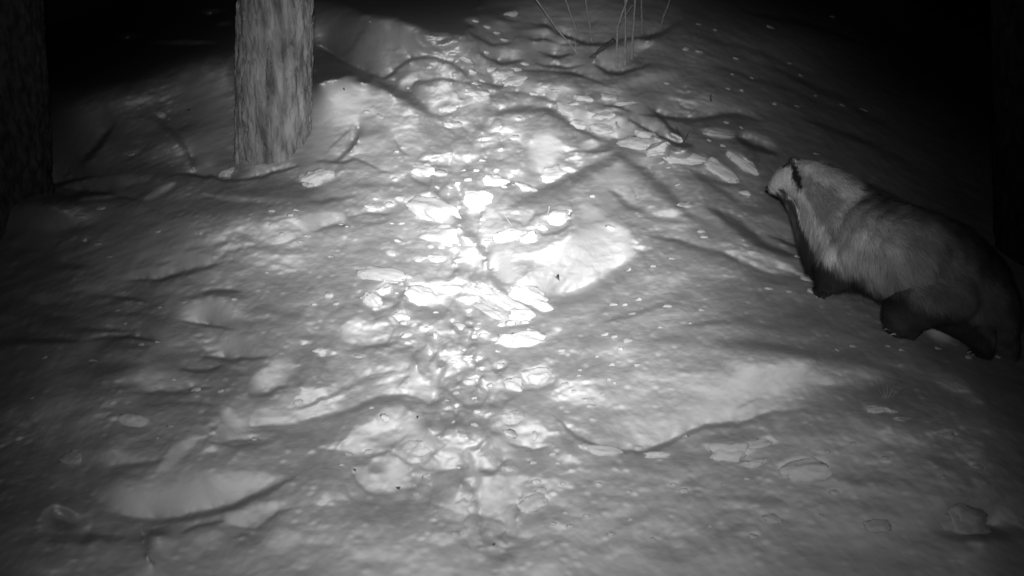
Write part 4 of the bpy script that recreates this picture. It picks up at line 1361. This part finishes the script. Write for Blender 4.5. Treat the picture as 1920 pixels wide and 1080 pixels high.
def seg(px, py, pts):
    d = np.full(px.shape, 1e9)
    for (ax, ay), (bx_, by_) in zip(pts[:-1], pts[1:]):
        vx, vy = bx_ - ax, by_ - ay
        t = np.clip(((px - ax) * vx + (py - ay) * vy) / (vx * vx + vy * vy), 0, 1)
        d = np.minimum(d, np.hypot(px - ax - t * vx, py - ay - t * vy))
    return d


def fur_tone(p, seed=0):
    """coat pattern of the animal, laid out along its side, with painted dimming at the rear"""
    px, py = to_pixel(p[:, 0], p[:, 1], p[:, 2])
    jit = vnoise3(p * 60, 40 + seed)
    jx = px + jit * 6.5; jy = py + vnoise3(p * 55 + 7, 44 + seed) * 7
    t = np.full(len(p), .33)
    # dark saddle towards the back, paler flank
    t += .30 * np.exp(-((jx - 1612) / 52) ** 2 - ((jy - 468) / 62) ** 2)
    t += .12 * np.exp(-((jx - 1655) / 60) ** 2 - ((jy - 440) / 40) ** 2)
    t += .10 * np.exp(-((jx - 1560) / 30) ** 2 - ((jy - 420) / 40) ** 2)
    back = seg(jx, jy, [(1585, 335), (1640, 362), (1720, 378), (1800, 425), (1870, 500)])
    t *= 1 - .6 * (1 - sstep(8, 52, back))
    t *= 1 - .62 * sstep(1660, 1850, jx)  # fall-off of the flash over the rear, painted into the coat colour
    t *= .88
    t *= 1 + .3 * vnoise3(p * 26, 77)
    # face
    def lay(mask, v):
        nonlocal t
        t = t + (v - t) * mask
    lay(1 - sstep(26, 44, seg(jx, jy, [(1500, 350), (1530, 380)])), .30)
    lay(1 - sstep(12, 22, seg(jx, jy, [(1446, 350), (1478, 350), (1508, 390), (1530, 432), (1555, 470)])), .85)
    lay(1 - sstep(14, 24, seg(jx, jy, [(1462, 338), (1470, 325), (1478, 318)])), .85)
    lay(1 - sstep(12, 24, seg(jx, jy, [(1510, 302), (1540, 318), (1572, 340), (1590, 352)])), .66)
    lay(1 - sstep(5, 10, seg(jx, jy, [(1481, 297), (1489, 312), (1494, 335), (1500, 350)])) * .85, .02)
    lay(1 - sstep(6, 14, seg(jx, jy, [(1480, 296), (1472, 303)])), .05)
    lay((1 - sstep(3, 7, seg(jx, jy, [(1600, 362), (1578, 378), (1570, 400), (1567, 415)]))) * .5, .62)
    lay((1 - sstep(3, 7, seg(jx, jy, [(1592, 380), (1600, 392), (1592, 408)]))) * .4, .58)
    # black jaw, throat, breast, belly and legs
    dk = 1 - sstep(4, 13, seg(jx, jy, [(1438, 366), (1462, 373), (1482, 382), (1500, 420), (1516, 465), (1530, 505)]))
    dk = np.maximum(dk, 1 - sstep(2, 6, seg(jx, jy, [(1464, 360), (1474, 366)])))
    dk = np.maximum(dk, 1 - sstep(20, 34, seg(jx, jy, [(1512, 470), (1535, 520), (1560, 540), (1600, 530)])))
    low = py - (505 + 0 * px)
    belly = np.interp(px, [1540, 1580, 1620, 1650, 1700, 1760, 1800, 1830, 1860, 1900], [470, 498, 522, 530, 556, 570, 572, 590, 640, 690])
    dk = np.maximum(dk, sstep(-10, 20, jy - belly))
    dk = dk * (.93 + .07 * jit)
    lay(dk, .024)
    return np.clip(t * (1 + .22 * jit), .01, .85)


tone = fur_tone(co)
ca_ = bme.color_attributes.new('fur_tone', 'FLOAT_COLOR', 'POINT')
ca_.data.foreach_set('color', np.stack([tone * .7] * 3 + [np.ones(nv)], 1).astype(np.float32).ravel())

# fur: one thin blade per hair
bme.calc_loop_triangles()
tri = np.zeros(len(bme.loop_triangles) * 3, np.int32); bme.loop_triangles.foreach_get('vertices', tri); tri = tri.reshape(-1, 3)
A_, B_, C_ = co[tri[:, 0]], co[tri[:, 1]], co[tri[:, 2]]
area = np.linalg.norm(np.cross(B_ - A_, C_ - A_), axis=1) / 2
rs = np.random.RandomState(4)
NH = 150000
ti = rs.choice(len(tri), NH, p=area / area.sum())
r1, r2 = rs.rand(NH), rs.rand(NH)
fl = r1 + r2 > 1; r1[fl] = 1 - r1[fl]; r2[fl] = 1 - r2[fl]
w0_, w1_, w2_ = 1 - r1 - r2, r1, r2
hp = A_[ti] * w0_[:, None] + B_[ti] * w1_[:, None] + C_[ti] * w2_[:, None]
hn = no[tri[ti, 0]] * w0_[:, None] + no[tri[ti, 1]] * w1_[:, None] + no[tri[ti, 2]] * w2_[:, None]
hn /= np.linalg.norm(hn, axis=1, keepdims=True) + 1e-9
hx, hy = to_pixel(hp[:, 0], hp[:, 1], hp[:, 2])
axis = np.array((BW(1840, 590) - BW(1520, 350)).normalized())
down = np.array([0, 0, -1.0])
headw = 1 - sstep(1500, 1560, hx + (hy - 340) * .6)
legw = sstep(525, 560, hy - np.clip((hx - 1600) * .25, -20, 60))
dirv = axis * (1 - .7 * legw)[:, None] + down * (.35 + .8 * legw)[:, None]
# swirl so that tufts form
sw = vnoise3(hp * 22, 61)[:, None] * np.cross(axis, np.array([0, -1, .2])) * .55
dirv = dirv + sw + rs.randn(NH, 3) * .22
dirv -= hn * (dirv * hn).sum(1)[:, None]
dirv /= np.linalg.norm(dirv, axis=1, keepdims=True) + 1e-9
dirv = dirv * .88 + hn * (.30 + .25 * rs.rand(NH))[:, None]
dirv /= np.linalg.norm(dirv, axis=1, keepdims=True)
hl = .040 * (1 - .78 * headw) * (1 - .5 * legw) * (.6 + .55 * rs.rand(NH))
footw = np.clip(sstep(600, 625, hy) * (hx < 1730) + sstep(535, 546, hy) * (hx < 1580), 0, 1)
hl *= 1 - .6 * footw
wv = np.cross(dirv, hn); wv /= np.linalg.norm(wv, axis=1, keepdims=True) + 1e-9
hw = (.0007 + .0005 * rs.rand(NH)) * (1 - .4 * headw)
tip = hp + dirv * hl[:, None] + down * (hl * .18)[:, None]
mid = hp + dirv * (hl * .5)[:, None] + down * (hl * .02)[:, None]
HV = np.empty((NH, 5, 3), np.float32)
HV[:, 0] = hp - wv * hw[:, None]; HV[:, 1] = hp + wv * hw[:, None]
HV[:, 2] = mid + wv * (hw * .8)[:, None]; HV[:, 3] = mid - wv * (hw * .8)[:, None]
HV[:, 4] = tip
base_i = (np.arange(NH) * 5)[:, None]
T1 = base_i + np.array([0, 1, 2]); T2 = base_i + np.array([0, 2, 3]); T3 = base_i + np.array([3, 2, 4])
fur = np_mesh('fur', HV.reshape(-1, 3), np.concatenate([T1, T2, T3], 0), M_FUR, root, smooth=True)
fur['kind'] = 'stuff'
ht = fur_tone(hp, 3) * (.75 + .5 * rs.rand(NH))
# grizzled guard hairs: dark band with a pale tip
ct = np.repeat(ht[:, None], 5, 1)
grz = (rs.rand(NH) < .5) & (ht > .1)
ct[grz, 2] *= .6; ct[grz, 3] *= .6
ct[:, 0] *= .8; ct[:, 1] *= .8
ct = np.clip(ct, .008, .9)
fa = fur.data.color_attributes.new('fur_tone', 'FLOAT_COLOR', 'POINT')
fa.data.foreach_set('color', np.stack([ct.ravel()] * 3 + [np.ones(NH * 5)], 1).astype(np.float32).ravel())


def blob(name, px, py, dd, rx, rz, mat, parent, ry=None):
    c = BW(px, py, dd); s = pxs(c)
    b2 = bmesh.new()
    bmesh.ops.create_icosphere(b2, subdivisions=3, radius=1)
    for v in b2.verts:
        q = v.co
        v.co = c + Vector((q.x * rx * s, q.y * (ry or rx) * s, q.z * rz * s)) * (1 + .06 * math.sin(5 * q.x + 3 * q.z))
    m_ = bpy.data.meshes.new(name); b2.to_mesh(m_); b2.free()
    m_.materials.append(mat); m_.polygons.foreach_set('use_smooth', [True] * len(m_.polygons))
    o = bpy.data.objects.new(name, m_); COL.objects.link(o)
    o.parent = parent; o.matrix_parent_inverse = Matrix.Translation(parent.location).inverted()
    return o


blob('nose', 1441, 353, -.025, 6.5, 5, M_NOSE, root)
blob('eye', 1474, 331, -.01 - 28 * pxs(BW(1474, 331)), 3, 2.6, M_EYE, root)
for a, b in TOES:
    A3 = BW(b[0], b[1], b[2]); A0 = BW(a[0], a[1], a[2])
    d = (A3 - A0).normalized(); s = pxs(A3)
    pts = [A3, A3 + d * 5 * s + Vector((0, 0, .001)), A3 + d * 10 * s + Vector((0, 0, -.002)), A3 + d * 14 * s + Vector((0, 0, -.006))]
    vs, fs = tube_mesh(pts, [2.4 * s, 2.2 * s, 1.5 * s, .4 * s], 8)
    link_mesh('claw', vs, fs, M_CLAW, root)
